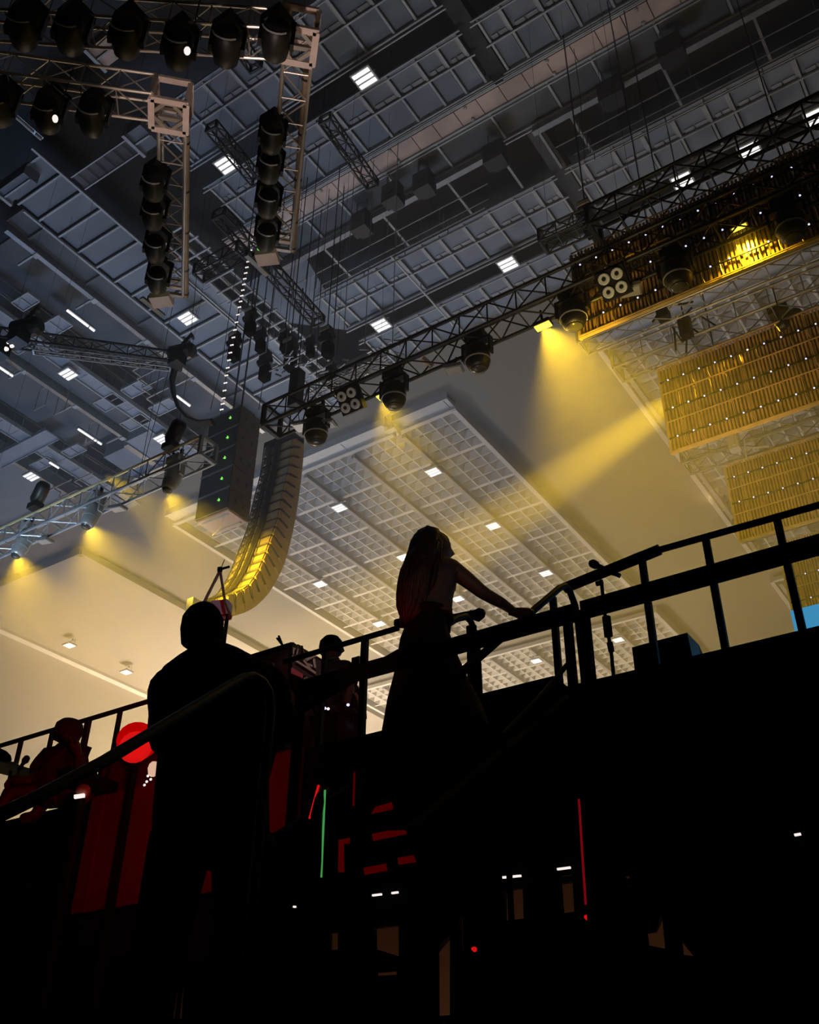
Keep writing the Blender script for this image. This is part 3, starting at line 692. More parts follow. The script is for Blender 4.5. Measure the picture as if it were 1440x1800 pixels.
for px, py, l in ((284, 527, 'pink lit box with a green lamp at the foot of the left ladder truss'), (470, 452, 'pink lit box with a green lamp at the foot of the right ladder truss')):
    p = Oz(px, py, HZ-.2); t = thing('dimmer_box', p, l, 'box'); R = Matrix.Rotation(math.radians(25), 3, 'Z')
    MB().box(p, (.34, .24, .12), R).build('case', M_ALUP, t)
    MB().box(p+Vector((-.12, -.1, .02)), (.12, .1, .1)).build('status_lamp', M_GREEN if 0 else M_BLACK, t)
    q = Oz(px-14, py-14, HZ-.35); MB().lathe(q, (0, 0, 1), [(0, .035), (.03, .03)], 8).build('green_lens', M_GREEN, t)
    MB().bx(p.x-.3, p.x-.22, p.y-.2, p.y+.3, p.z, p.z+.04).build('side_bar', M_STEEL, t)
# four-lamp blinders
def blinder(px, py, label, lit=True):
    c = Oy(px, py, TY-.15); t = thing('four_lamp_blinder', c, label, 'blinder light', 'four lamp blinders')
    R = Matrix.Rotation(math.radians(-52), 3, 'X') @ Matrix.Rotation(math.radians(20), 3, 'Y')
    R = Matrix.Rotation(math.radians(38), 3, 'X')
    def P(x, y, z): return c + R @ Vector((x, y, z))
    MB().box(c, (.38, .12, .38), R).build('housing', M_BLACK, t)
    for a in (-1, 1):
        for b in (-1, 1):
            q = P(a*.09, -.06, b*.09); d = R @ Vector((0, -1, 0))
            MB().lathe(q, d, [(0, .078), (.03, .078), (.035, .06), (.02, .03)], 16).build('lamp_lens', M_GLASS, t, True)
            MB().lathe(q, d, [(.03, .03), (.045, .02)], 10).build('bulb', M_BLACK, t)
    MB().tube([P(-.21, 0, -.05), P(-.21, 0, .25), P(.21, 0, .25), P(.21, 0, -.05)], .014, 6).build('bracket', M_DSTEEL, t)
blinder(617, 703, 'square four lamp blinder under the long truss near the curved speaker')
blinder(1080, 498, 'square four lamp blinder in front of the top gold curtain')
# small flat panels and yellow light bars under the trusses
def panel(px, py, s, label, yaw=.3):
    c = Oy(px, py, TY+.1); t = thing('flat_panel_light', c, label, 'panel light', 'small flat panels under the trusses')
    R = Matrix.Rotation(yaw, 3, 'Z') @ Matrix.Rotation(math.radians(12), 3, 'X')
    MB().box(c, (.26*s, .24*s, .05), R).build('housing', M_STEEL, t)
    MB().box(c+R @ Vector((0, 0, -.03)), (.22*s, .20*s, .012), R).build('face', M_HEADL, t)
    MB().bar(c, Vector((c.x, TY+.18, TZ-.18)), .025, .025).build('arm', M_DSTEEL, t)
for px, py, s, l in ((798, 648, 1, 'grey flat panel under the long truss between two moving heads'), (1108, 509, 1.1, 'dark flat panel right of the blinder on the gold curtain'), (207, 893, 1, 'small pale panel between the grey moving heads'),
                     (78, 950, 1, 'small pale panel right of the leftmost grey head'), (535, 748, 1.3, 'pale flat panel at the top of the curved speaker'), (575, 745, 1.0, 'white tilted panel beside the first black moving head')):
    panel(px, py, s, l)
def glow(px, py, w, label, power, target, spot=84):
    power *= 1.4
    c = Oy(px, py, TY+.15); t = thing('yellow_strobe_bar', c, label, 'strobe light', 'yellow strobe bars under the trusses')
    MB().box(c+Vector((0, 0, .03)), (w, .14, .06)).build('housing', M_BLACK, t)
    MB().box(c+Vector((0, 0, -.005)), (w*.94, .11, .012)).build('led_face', M_YLED, t)
    MB().bar(c+Vector((0, 0, .05)), c+Vector((0, -.05, .25)), .03, .03).build('arm', M_DSTEEL, t)
    lamp('yellow_strobe_beam', 'SPOT', c+Vector((0, 0, -.03)), power, YEL, c+Vector(target), .04, spot, 0.9)
glow(672, 697, .16, 'yellow strobe bar behind the second moving head', 2340, (.35, .25, -1))
glow(955, 573, .24, 'brightest yellow strobe bar left of the gold curtain', 5580, (.4, .25, -1))
glow(297, 862, .14, 'yellow strobe bar behind the right grey moving head', 2340, (.45, .25, -1))
glow(157, 918, .14, 'yellow strobe bar behind the middle grey moving head', 3780, (.45, .25, -1))
glow(32, 972, .14, 'yellow strobe bar behind the leftmost grey moving head', 3780, (.35, .25, -1))

# ================================================================== chain hoists and cables
def hoist(px, py, z, s, label, rot=0, chain=2.5):
    p = Oz(px, py, z); t = thing('chain_hoist', p, label, 'chain hoist', 'black chain hoists above the speakers')
    MB().box(p, (.2*s, .18*s, .42*s)).lathe(p+Vector((-.16*s, 0, -.05)), (1, 0, 0), [(0, .09*s), (.32*s, .09*s)], 12).build('motor', M_BLACK, t)
    MB().box(p+Vector((.05*s, 0, -.42*s)), (.19*s, .19*s, .34*s)).build('chain_bag', M_CLOTH, t)
    m = MB(); m.tube([p+Vector((0, 0, .2*s)), Vector((p.x, p.y, 21.76 if p.y > 17.95 else 24.0))], .012, 6); m.build('chain', M_DSTEEL, t)
    m = MB(); m.tube([p+Vector((0, 0, -.2*s)), p+Vector((.07*s, 0, -.27*s)), p+Vector((.03*s, 0, -.34*s)), p+Vector((-.04*s, 0, -.3*s))], .02*s, 6); m.build('hook', M_STEEL, t)
    m = MB(); m.box(p+Vector((0, -.1*s, .12*s)), (.22*s, .02, .08*s)); m.build('name_plate', M_LAMPF, t)
    return t
for px, py, z, s, l in ((412, 598, 16, 1.25, 'chain hoist right of the floodlight below the left ladder truss'), (440, 555, 16.5, 1.2, 'chain hoist at the upper left of the rigging cluster'), (466, 632, 16, 1.3, 'chain hoist straight above the box speakers'),
                        (458, 588, 16.5, 1.1, 'chain hoist between the two upper ones in the cluster'), (575, 590, 16, 1.3, 'chain hoist at the upper right of the cluster'), (582, 650, 15.5, 1.1, 'chain hoist just above the long truss'),
                        (510, 610, 16, 1.4, 'chain hoist in the middle of the cluster'), (545, 600, 17, 1.0, 'small chain hoist high in the cluster'), (500, 590, 16.5, 1.0, 'hoist with its chain bag by the bright fittings'),
                        (1030, 372, 16, 1.4, 'chain hoist at the end of the tile gap above the curtain corner'), (1385, 290, 15, 1.2, 'hoist with an orange strap above the right gold curtain')):
    hoist(px, py, z, s*.78, l)
bg_ = Oz(521, 684, 14)
one(MB().box(bg_, (.22, .2, .9)).bar(bg_, (bg_.x, bg_.y, 24), .012, .012), 'black_chain_bag', M_BLACK, 'tall black cloth bag standing over the left end of the long truss', 'bag')
for i, (px, py, l) in enumerate(((500, 640, 'knot of bright metal fittings in the middle of the hoists'), (690, 610, 'pale bolted fittings above the long truss'), (640, 640, 'second group of bright fittings above the long truss'), (600, 660, 'small bright shackles by the lowest hoist'))):
    p = Oz(px, py, 15); m = MB(); rnd = random.Random(i)
    m.bar(p-Vector((.4, 0, 0)), p+Vector((.4, 0, 0)), .03, .03); m.bar(p, (p.x, p.y, 24), .012, .012)
    for k in range(16):
        a = p+Vector((rnd.uniform(-.35, .35), rnd.uniform(-.3, .3), rnd.uniform(-.02, .02))); b = a+Vector((rnd.uniform(-.2, .2), rnd.uniform(-.1, .1), rnd.uniform(-.1, .1)))
        m.tube([a, b], rnd.uniform(.012, .028), 6)
    one(m, 'rigging_fittings', M_STEEL, l, 'fittings', 'bright rigging fittings')
one(MB().bar(Oy(742, 630, TY+.1), Oy(760, 645, TY+.25), .06, .08), 'orange_strap', M_DUCT, 'short orange brown brace inside the long truss', 'brace')
mk = thing('marked_cable', Oz(425, 520, 16), 'cable hung with small white tape marks left of the right ladder truss', 'cable')
pts = [Oy(x, y, 10.5) for x, y in ((452, 395), (446, 420), (438, 450), (432, 480), (427, 510), (421, 540), (413, 580), (405, 620), (398, 660), (393, 700), (388, 730))]
MB().tube(pts, .006, 5).build('cable', M_BLACK, mk)
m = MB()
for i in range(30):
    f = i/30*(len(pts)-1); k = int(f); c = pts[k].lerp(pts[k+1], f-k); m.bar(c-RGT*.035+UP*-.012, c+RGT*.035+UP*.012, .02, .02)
m.build('tape_marks', M_WLED, mk)  # tape glows by itself in place of its reflected light
for i, (a, b, l) in enumerate((((466, 650), (455, 720), 'left steel wire down to the box speakers'), ((440, 600), (425, 708), 'second steel wire down to the box speakers'), ((520, 700), (528, 750), 'wire above the curved speaker top'),
                ((560, 560), (555, 700), 'thin wire right of the hood'), ((372, 230), (330, 640), 'long thin wire left of centre'), ((1020, 165), (1028, 280), 'thin wire in the upper right tile gap'), ((390, 640), (370, 720), 'thin wire beside the cable loop'), ((240, 860), (300, 640), 'faint wire over the left walkways'))):
    A_, B_ = Oy(*a, 12), Oy(*b, 11.6)
    one(MB().tube([Vector((A_.x, A_.y, 24)), A_, B_], .008, 5), 'steel_wire', M_DSTEEL, l, 'wire', 'thin rigging wires')

# ================================================================== box speaker stack (flown)
SY = 12.5
mid_t, mid_b = Oy(425, 711, SY), Oy(399, 893, SY)
lt_, rt_ = Oy(368, 736, SY), Oy(345, 916, SY)
sx1 = (mid_t.x+mid_b.x)/2; sx0 = (lt_.x+rt_.x)/2
back = (Ox(460, 734, sx1).y+Ox(436, 916, sx1).y)/2
zt, zb = mid_t.z, mid_b.z
fs = thing('flown_sub_stack', (sx0, SY, zb), 'stack of five dark box speakers hanging left of the curved column', 'speaker stack')
n5 = 5; hh = (zt-zb)/n5
for k in range(n5):
    z0 = zb+k*hh; bxn = MB().bx(sx0, sx1, SY+.02, back, z0+.012, z0+hh-.012).build('cabinet', M_SUBS, fs)
    MB().bx(sx0+.01, sx1-.01, SY-.01, SY+.02, z0+.03, z0+hh-.03).build('rear_panel', M_SPKD, bxn)
    MB().bx(sx0, sx1*.45+sx0*.55+.5, SY-.03, SY-.005, z0+hh-.035, z0+hh-.015).build('pale_edge', M_STEEL, bxn); MB().bx(sx0, sx1, SY-.02, SY, z0+.0, z0+.012).build('pale_edge', M_STEEL, bxn)
    gx = sx1-.28; m = MB(); m.bx(gx-.03, gx+.03, SY-.04, SY-.01, z0+hh*.49, z0+hh*.515); m.bx(gx+.0, gx+.012, SY-.04, SY-.01, z0+hh*.46, z0+hh*.58); m.build('status_light', M_GREEN, bxn)
    h = MB()
    for hy in (.3, .7): h.bx(sx1-.005, sx1+.004, SY+(back-SY)*hy-.03, SY+(back-SY)*hy+.03, z0+hh*.4, z0+hh*.6)
    h.build('side_slot', M_BLACK, bxn)
MB().bx(sx0+.02, sx1-.02, SY+.05, back-.03, zb-.03, zb+.01).build('base_board', M_SPKP, fs)
m = MB(); m.bx(sx0+.1, sx1-.1, SY+.12, SY+.16, zb-.06, zb-.03); m.bx(sx0+.1, sx1-.1, back-.16, back-.12, zb-.06, zb-.03); m.build('runner', M_LAMPF, fs)
MB().tube([Vector((sx0+.7, SY+.2, zb)), Vector((sx0+.6, SY+.2, zb-.3)), Vector((sx0+.5, SY+.1, zb-.5))], .008, 5).build('loose_cord', M_LAMPF, fs)
MB().bx(sx0+.1, sx1-.1, SY+.1, back-.1, zt, zt+.12).bar((sx0+.4, SY+.3, zt), (sx0+.4, SY+.3, 24), .03, .03).bar((sx1-.3, SY+.3, zt), (sx1-.3, SY+.3, 24), .03, .03).build('fly_frame', M_DSTEEL, fs)

# ================================================================== curved line array
rear_px = [(516, 768), (513.5, 795), (510, 822), (503, 848), (498.5, 869), (494, 889), (489.8, 914), (483, 931), (477, 948), (466, 979), (455.5, 1004), (441, 1028), (422, 1042), (400, 1049)]
frnt_px = [(535, 768), (534, 800), (531, 830), (527.7, 858), (524, 885), (520, 909), (514, 940), (509, 960), (501.7, 988), (488, 1018), (468, 1050), (441, 1073), (419, 1081), (397, 1086)]
AX = Oy(516, 768, 14.0).x
rear = [Ox(x, y, AX) for x, y in rear_px]; frnt = [Ox(x, y, AX) for x, y in frnt_px]
awid = AX-Oy(466, 790, 14.0).x
def resample(pts, n):
    L = [0]
    for a, b in zip(pts, pts[1:]): L.append(L[-1]+(b-a).length)
    out = []
    for i in range(n+1):
        s = L[-1]*i/n; k = 0
        while k < len(pts)-2 and L[k+1] < s: k += 1
        out.append(pts[k].lerp(pts[k+1], (s-L[k])/(L[k+1]-L[k])))
    return out
NB = 20
ra, fa = resample(rear, NB), resample(frnt, NB)
la = thing('curved_line_array', (AX-awid/2, ra[0].y, ra[0].z), 'tall J shaped column of tan wedge speakers, yellow lit at its lower end', 'speaker column')
for i in range(NB):
    r0, r1, f0_, f1_ = ra[i], ra[i+1], fa[i], fa[i+1]
    g = .15 if i < 13 else .17
    R0, R1 = r0.lerp(r1, g), r0.lerp(r1, 1-g); F0, F1 = f0_.lerp(f1_, .02), f0_.lerp(f1_, .98)
    dx = Vector((-awid, 0, 0)); m = MB()
    m.add([R0, R1, F1, F0, R0+dx, R1+dx, F1+dx, F0+dx], [(0, 1, 2, 3), (7, 6, 5, 4), (0, 4, 5, 1), (1, 5, 6, 2), (2, 6, 7, 3), (3, 7, 4, 0)])
    cab = m.build('cabinet', M_SPKS, la)
    out = (R0-F0).normalized()*.02
    for (ua, ub) in ((.03, .40), (.60, .97)):
        m = MB()
        q = [R0+dx*ua, R0+dx*ub, R1+dx*ub, R1+dx*ua]
        m.add([v+out*.2 for v in q]+[v+out*1.6 for v in q], [(0, 1, 2, 3), (7, 6, 5, 4), (0, 4, 5, 1), (1, 5, 6, 2), (2, 6, 7, 3), (3, 7, 4, 0)])
        m.build('rear_panel', M_SPKB, cab)
    m = MB(); e = (F0-R0); m.bar(R0+Vector((.012, 0, 0)), R0+e*.6+Vector((.012, 0, 0)), .03, .045, up=(1, 0, 0)); m.bar(R0+out, R0+dx+out, .03, .045)
    m.build('rigging_plate', M_BLACK, cab)
sp = [a+Vector((-awid*.5, -.05, 0)) for a in ra]
MB().tube(sp, .075, 8).build('cable_spine', M_BLACK, la)
for k in range(2): MB().tube([p_+Vector((.12-.24*k, -.06, 0)) for p_ in sp], .02, 6).build('cable', M_DSTEEL, la)
lad = MB(); s1 = [a+Vector((-awid*.93, -.10, 0)) for a in ra]; s2 = [a+Vector((-awid*.72, -.10, 0)) for a in ra]
lad.tube(s1, .015, 5); lad.tube(s2, .015, 5)
for i in range(len(s1)-1): lad.tube([s1[i], s2[i+1]], .010, 5); lad.tube([s2[i], s1[i+1]], .010, 5)
lad.build('safety_mesh', M_DSTEEL, la)
MB().bx(AX-awid, AX, ra[0].y-.05, fa[0].y, ra[0].z+.02, ra[0].z+.16).bar((AX-awid*.5, ra[0].y+.3, ra[0].z), (AX-awid*.5, ra[0].y+.3, 24), .03, .03).build('fly_frame', M_DSTEEL, la)
MB().bx(AX-awid*1.0, AX-awid*.8, ra[NB].y-.25, ra[NB].y-.03, ra[NB].z-.35, ra[NB].z+.1).build('tilt_sensor', M_HEADL, la)
c = ra[NB-3]+Vector((-awid/2-.5, -3.4, 1.2))
lamp('array_yellow_beam', 'SPOT', c, 4300, YEL, ra[NB-4]+Vector((-awid/2, 0, 0)), .05, 46, .8)

# ================================================================== hanging gold curtains
def curtain(label, y, xa, xb, zb_, zt_, dx=.0735):
    t = thing('gold_tube_curtain', (xa, y, zt_), label, 'hanging curtain', None)
    m = MB(); x = xa; rnd = random.Random(int(y*10))
    while x < xb:
        m.box((x, y+rnd.uniform(-.012, .012), (zb_+zt_)/2), (.028, .022, zt_-zb_)); x += dx*.72
    tag(m.build('tubes', M_GOLD, t), kind='stuff')
    MB().bx(xa-.02, xb, y+.05, y+.06, zb_+.01, zt_).build('gauze_backing', M_GOLDB, t)
    MB().bx(xa-.03, xb, y-.02, y+.03, zb_-.015, zb_+.0).bx(xa-.03, xa, y-.02, y+.06, zb_, zt_).build('bottom_bar', M_GOLDF, t)
    fr = MB(); rows = 3; hr = (zt_-zb_)/rows
    for r in range(rows+1):
        z = zb_+r*hr; fr.bx(xa, xb, y-.045, y-.03, z-.008, z+.008)
    x = xa+.25
    while x < xb:
        for r in range(rows):
            z0 = zb_+r*hr; fr.tube([(x-.03, y-.04, z0+hr), (x, y-.04, z0+hr-.06), (x, y-.04, z0+.1), (x+.02, y-.04, z0)], .007, 4)
        x += .25
    fr.build('cable_net', M_GOLDF, t)
    tr = MB()
    for r in range(rows):
        z = zb_+(r+.42)*hr; tr.bx(xa, xb, y-.05, y-.03, z-.012, z+.012)
    tr.build('wire_track', M_BLACK, t)
    ld = MB(); x = xa+.13
    while x < xb:
        for r in range(rows):
            z = zb_+(r+.42)*hr; ld.lathe((x, y-.05, z), (0, -1, 0), [(0, .013), (.012, .011), (.016, .004)], 8)
        x += .25
    tag(ld.build('pixel_lights', M_BLED, t), kind='stuff')
    return t
curtain('uppermost gold tube curtain with white pixel dots behind the long truss', 9.6, Oy(1018, 560, 9.6).x, 2.0, Oy(1023, 593, 9.6).z, Oy(1023, 593, 9.6).z+1.62)
curtain('second gold curtain with a yellow streak across it, right of the yellow beam', 12.0, Oy(1170, 720, 12).x, 3.5, Oy(1180, 797, 12).z, Oy(1158, 650, 12).z)
curtain('third gold curtain just above the upper railing', 15.0, Oy(1288, 885, 15).x, 4.5, Oy(1300, 953, 15).z, Oy(1275, 820, 15).z)
curtain('fourth gold curtain seen between the railing posts at the right', 18.0, Oy(1380, 1010, 18).x, 5.5, Oy(1412, 1075, 18).z, Oy(1372, 955, 18).z)
for y, zz, l in ((12.1, 12.55, 'steel truss carrying the second gold curtain'), (15.1, 12.45, 'steel truss carrying the third gold curtain'), (18.1, 12.5, 'steel truss carrying the fourth gold curtain')):
    truss('curtain_truss', l, (-4.15, y, zz), (3.5, y, zz), .42, .36, .5, M_STEEL, .02, .011)
truss('curtain_truss', 'second rail truss in front of the second gold curtain support', (-4.4, 11.3, 12.6), (3.5, 11.3, 12.6), .36, .3, .5, M_STEEL, .018, .010)
for i, (px, py, y, l) in enumerate(((1165, 545, 11.5, 'hoist assembly below the bottom edge of the top gold curtain'), (1205, 575, 11.8, 'second hoist assembly beside it'), (1290, 775, 14.5, 'bright bracket above the third curtain'))):
    p = Oy(px, py, y); t = thing('hoist_bracket', p, l, 'bracket', 'hoist brackets above the gold curtains'); m = MB(); rnd = random.Random(i+3)
    m.box(p, (.18, .16, .4)); m.build('motor', M_BLACK if i < 2 else M_LAMPF, t)
    m = MB()
    for k in range(9): 
        a = p+Vector((rnd.uniform(-.25, .25), rnd.uniform(-.2, .2), rnd.uniform(-.4, .4))); m.bar(a, a+Vector((rnd.uniform(-.1, .3), 0, rnd.uniform(-.5, .3))), .025, .025)
    m.build('arms', M_DSTEEL if i < 2 else M_LAMPF, t)
    MB().tube([p, Vector((p.x, p.y, 24))], .012, 5).build('chain', M_DSTEEL, t)
# lamps that light the curtains
for px, py, y, pw, tgt in ((1300, 400, 9.42, 260, (0, .12, -.8)),):
    c = Oy(px, py, y); t = thing('yellow_strobe_bar', c, 'yellow strobe bar lighting the bright patch of the top gold curtain', 'strobe light', 'yellow strobe bars under the trusses')
    MB().box(c+Vector((0, 0, .03)), (.22, .08, .05)).bar(c, c+Vector((0, -.15, .45)), .02, .02).build('housing', M_BLACK, t); MB().box(c+Vector((0, 0, -.005)), (.18, .06, .01)).build('led_face', M_YLED, t)
    lamp('yellow_strobe_beam', 'SPOT', c+Vector((0, 0, -.03)), pw, YEL, c+Vector(tgt), .04, 110, .6)
lamp('curtain_beam', 'SPOT', Oy(1075, 640, 8.2)+Vector((0, 0, -1.0)), 120, (1, .72, .25), Oy(1050, 560, 9.6), .1, 60, .9)
lamp('curtain_beam', 'SPOT', (-2.6, 10.2, 8.2), 300, (1, .64, .28), (-2.7, 12, 10.9), .1, 75, .9)
lamp('curtain_beam', 'SPOT', (-1.8, 13.2, 8.2), 105, (1, .82, .60), (-1.8, 15, 11.2), .1, 90, .9)
lamp('curtain_beam', 'SPOT', (-1.0, 16.2, 8.2), 100, (1, .82, .60), (-.8, 18, 11.2), .1, 90, .9)
# the one moving head whose beam crosses the middle of the picture
bs = Oy(1365, 578, 12.6); be = Oy(905, 900, 14.2)
mh = thing('beam_head', bs, 'moving head behind the second gold curtain throwing the long yellow beam', 'moving head light')
d = (be-bs).normalized()
MB().lathe(bs-d*.45, d, [(0, .06), (.06, .12), (.3, .13), (.4, .11)], 16).build('head', M_BLACK, mh, True)
MB().lathe(bs-d*.05, d, [(0, .1), (.02, .09)], 16).build('lens', M_YLED, mh)
MB().box(bs+Vector((.1, 0, .3)), (.3, .25, .14)).bar(bs+Vector((.0, 0, .3)), bs-d*.25, .03, .05).build('base', M_BLACK, mh)
lamp('long_yellow_beam', 'SPOT', bs+d*.02, 115000, YEL, be, .03, 13, .9)

lamp('curtain_streak_beam', 'SPOT', Oy(1363, 582, 11.86), 200, YEL, Oy(1235, 672, 11.97), .03, 22, .7)
p = Oy(1365, 580, 11.86); t = thing('bright_lens_lamp', p, 'small bright yellow lens at the head of the streak on the second gold curtain', 'lamp')
MB().lathe(p, (.8, 0, .3), [(.03, .06), (.12, .08), (.2, .05)], 12).build('housing', M_BLACK, t); MB().lathe(p, (.8, 0, .3), [(.03, .05), (.04, .04)], 12).build('lens', M_YLED, t); MB().bar(p+Vector((.1, 0, .05)), p+Vector((.1, 0, .8)), .02, .02).build('arm', M_DSTEEL, t)
lamp('curtain_beam', 'SPOT', Oy(1010, 640, 9.1), 110, YEL, Oy(1045, 560, 9.6), .05, 60, .9)
a_ = Oy(1045, 398, 9.95)
truss('lighting_truss', 'dark truss above the top gold curtain behind the long truss', a_, (2.0, 9.95, a_.z), .5, .4, .45, M_DSTEEL, .03, .016)

# ================================================================== stage, stairs and rails
SYE = 4.35                                       # front edge of the high deck
SZ = Oy(1047, 1194, SYE).z
one(MB().bx(-13, 5.5, SYE, 11.0, SZ-.16, SZ), 'stage_deck', M_DECK, 'black raised stage deck forming the dark diagonal edge across the picture', 'stage')
# front skirt with gaps through which a tan backing shows
holes = [[(288, 1650), (325, 1660), (317, 1790), (272, 1790)], [(428, 1628), (444, 1628), (439, 1688), (433, 1688)], [(556, 1652), (560, 1650), (560, 1673), (554, 1673)],
         [(574, 1638), (592, 1638), (592, 1668), (573, 1671)], [(609, 1635), (612, 1635), (612, 1666), (609, 1666)], [(653, 1630), (699, 1625), (699, 1681), (653, 1666)],
         [(655, 1708), (696, 1705), (695, 1713), (655, 1715)], [(762, 1672), (789, 1640), (789, 1784), (762, 1786)], [(804, 1612), (812, 1607), (812, 1672), (804, 1673)],
         [(882, 1563), (917, 1559), (919, 1614), (882, 1618)], [(884, 1549), (916, 1545), (916, 1549), (884, 1553)], [(980, 1551), (1005, 1548), (1008, 1602), (984, 1605)],
         [(980, 1536), (1003, 1533), (1003, 1538), (980, 1541)], [(1131, 1638), (1147, 1636), (1162, 1605), (1168, 1667), (1134, 1660)], [(1192, 1648), (1218, 1680), (1195, 1677)],
         [(1093, 1537), (1105, 1535), (1105, 1543), (1095, 1545)], [(780, 1575), (789, 1570), (780, 1590)], [(762, 1580), (766, 1580), (766, 1594), (762, 1594)]]
cu = bpy.data.curves.new('skirt', 'CURVE'); cu.dimensions = '2D'; cu.fill_mode = 'BOTH'; cu.extrude = 0.02
def spl(pts):
    s = cu.splines.new('POLY'); s.points.add(len(pts)-1); s.use_cyclic_u = True
    for i, (a, b) in enumerate(pts): s.points[i].co = (a, b, 0, 1)
spl([(-13, 0), (5.5, 0), (5.5, SZ-.16), (-13, SZ-.16)])
for h in holes: spl([(lambda v: (v.x, v.z))(Oy(x, y, SYE)) for x, y in h])
co = bpy.data.objects.new('skirt_tmp', cu); COL.objects.link(co)
me = bpy.data.meshes.new_from_object(co.evaluated_get(bpy.context.evaluated_depsgraph_get()))
bpy.data.objects.remove(co)
sk = bpy.data.objects.new('stage_skirt', me); COL.objects.link(sk); me.materials.clear(); me.materials.append(M_DECK)
sk.rotation_euler = (PI/2, 0, 0); sk.location = (0, SYE+.03, 0)
tag(sk, 'black skirt wall under the deck edge with small gaps showing tan cloth', 'stage skirt')
one(MB().bx(-9, 3, SYE+1.2, SYE+1.25, 0, SZ-.2), 'tan_backing_cloth', M_TARP, 'dim tan cloth behind the gaps of the black stage skirt', 'cloth')
lamp('under_stage_lamp', 'POINT', (-2.4, SYE+.6, 0.6), 24, (1, .62, .40), None, .1)
lamp('under_stage_lamp', 'POINT', (-4.3, SYE+.6, 0.5), 16, (1, .45, .38), None, .1)
for x0, y0, x1, y1, l in ((884, 1542.5, 916, 1539.5, 'thin white strip light over the widest gap in the skirt'), (980, 1528, 1003, 1525, 'thin white strip light over the gap to its right'), (655, 1574, 671, 1572, 'short white strip light left of centre under the stairs'), (689, 1570, 700, 1568.5, 'shorter white strip light beside it'),
                (433, 1607, 446, 1605, 'small white light at the right of the man\'s legs'), (1397, 1468, 1408, 1466, 'small white light at the far lower right'), (762, 1559, 766, 1559, 'tiny white light point below the stairs'), (516, 1594, 520, 1594, 'tiny white light point near the handrail foot')):
    one(MB().bar(Oy(x0, y0, SYE-.04), Oy(x1, y1, SYE-.04), .01, .009), 'strip_light', M_WLED, l, 'strip light')
for px, py, l in ((1033, 1613, 'small red lamp below the right post'), (835, 1669, 'dim red lamp low on the black skirt')):
    one(MB().lathe(Oy(px, py, SYE-.03), (0, -1, 0), [(0, .012), (.02, .008)], 8), 'red_lamp', M_RLED, l, 'lamp')
# stairs down towards the viewer, with handrails
RX1, RX2 = Ox and Oy(988, 1030, 4.35).x, Oy(812, 1083, 4.4).x
st = thing('stairs', ((RX1+RX2)/2, 3.4, 0), 'dark steep stage stairs between two handrails with red lit tread edges', 'stairs')
nst = 6; y0s, y1s = 2.95, SYE; z1s = SZ; z0s = SZ-(y1s-y0s)*.80
for k in range(nst):
    ya = y0s+(y1s-y0s)*k/nst; z = z0s+(z1s-z0s)*(k+1)/nst-.04
    tr = MB().bx(RX2-.02, RX1+.02, ya, ya+.26, z-.05, z).build('tread', M_DECK, st)
for s, x in ((-1, RX2-.05), (1, RX1+.05)):
    m = MB(); m.bar((x, y0s-.05, z0s-.05), (x, y1s, z1s-.15), .05, .22); m.build('stringer', M_DECK, st)
    MB().bar((x, y0s, z0s), (x, y0s, 0), .05, .05).build('support_post', M_DECK, st)
def redstrip(pts, D, l, r=.013):
    one(MB().tube([Od(x, y, D) for x, y in pts], r, 6), 'red_glow_line', M_RLEDD, l, 'step edge', 'red lit step edges')
for pts, l in ((((600, 1532), (600, 1480), (628, 1476)), 'short angled red step edge, lowest left'), (((655, 1472), (700, 1463), (730, 1456)), 'brightest blurred red step edge in the middle'), (((656, 1436), (662, 1424), (690, 1416)), 'uppermost red step edge'),
               (((640, 1532), (680, 1524)), 'faint red step edge at the bottom left'), (((700, 1514), (765, 1504)), 'faint red step edge at the bottom right')):
    redstrip(pts, 3.7, l)
def handrail(x, top, lo, drop, label, green=False):
    (tx, ty), (lx, ly) = top, lo
    T, Lw = Ox(tx, ty, x), Ox(lx, ly, x)
    d = (T-Lw).normalized(); t = thing('handrail', Lw, label, 'handrail')
    arc = [T-d*.12, T-d*.04, T+d*.03+Vector((0, .02, .0)), T+Vector((0, .10, .01)), T+Vector((0, .15, -.05)), T+Vector((0, .17, -.14))]
    MB().tube([Lw]+arc+[T+Vector((0, .18, -.45)), Vector((x, T.y+.18, SZ))], .019, 10).build('top_tube', M_RAIL, t, True)
    return t, T, Lw, d
h1, T1, L1, d1 = handrail(RX1, (988, 1030), (572, 1388), .5, 'long curved handrail the woman holds, running down to a green lit post')
m = MB(); bot = Ox(557, 1552, RX1)
m.tube([L1, L1-d1*.03+Vector((0, 0, -.02)), L1-d1*.05+Vector((0, 0, -.06)), Vector((bot.x, bot.y, bot.z)), Vector((bot.x, bot.y, 0.0))], .019, 10); m.build('lower_post', M_RAIL, h1, True)
m = MB(); m.tube([Ox(567, 1392, RX1)+Vector((.018, -.01, 0)), Ox(560, 1545, RX1)+Vector((.018, -.01, 0))], .0035, 6); m.build('green_reflection', mat('green_reflection_strip', (.1, .4, .15), .4, emit=(.12, .7, .16), strength=.42), h1)  # glowing strip stands for the green reflection on the post
MB().tube([L1+Vector((-.012, -.02, .01)), L1-d1*.05+Vector((-.012, -.015, -.07)), Ox(562, 1425, RX1)+Vector((-.016, -.01, 0))], .004, 6).build('red_glow_line', M_RLED, h1)  # glowing line stands for the red sheen on the tube
h2, T2, L2, d2 = handrail(RX2, (812, 1083), (480, 1276), .5, 'second handrail behind the skirt ending in a loop at the woman\'s hip')
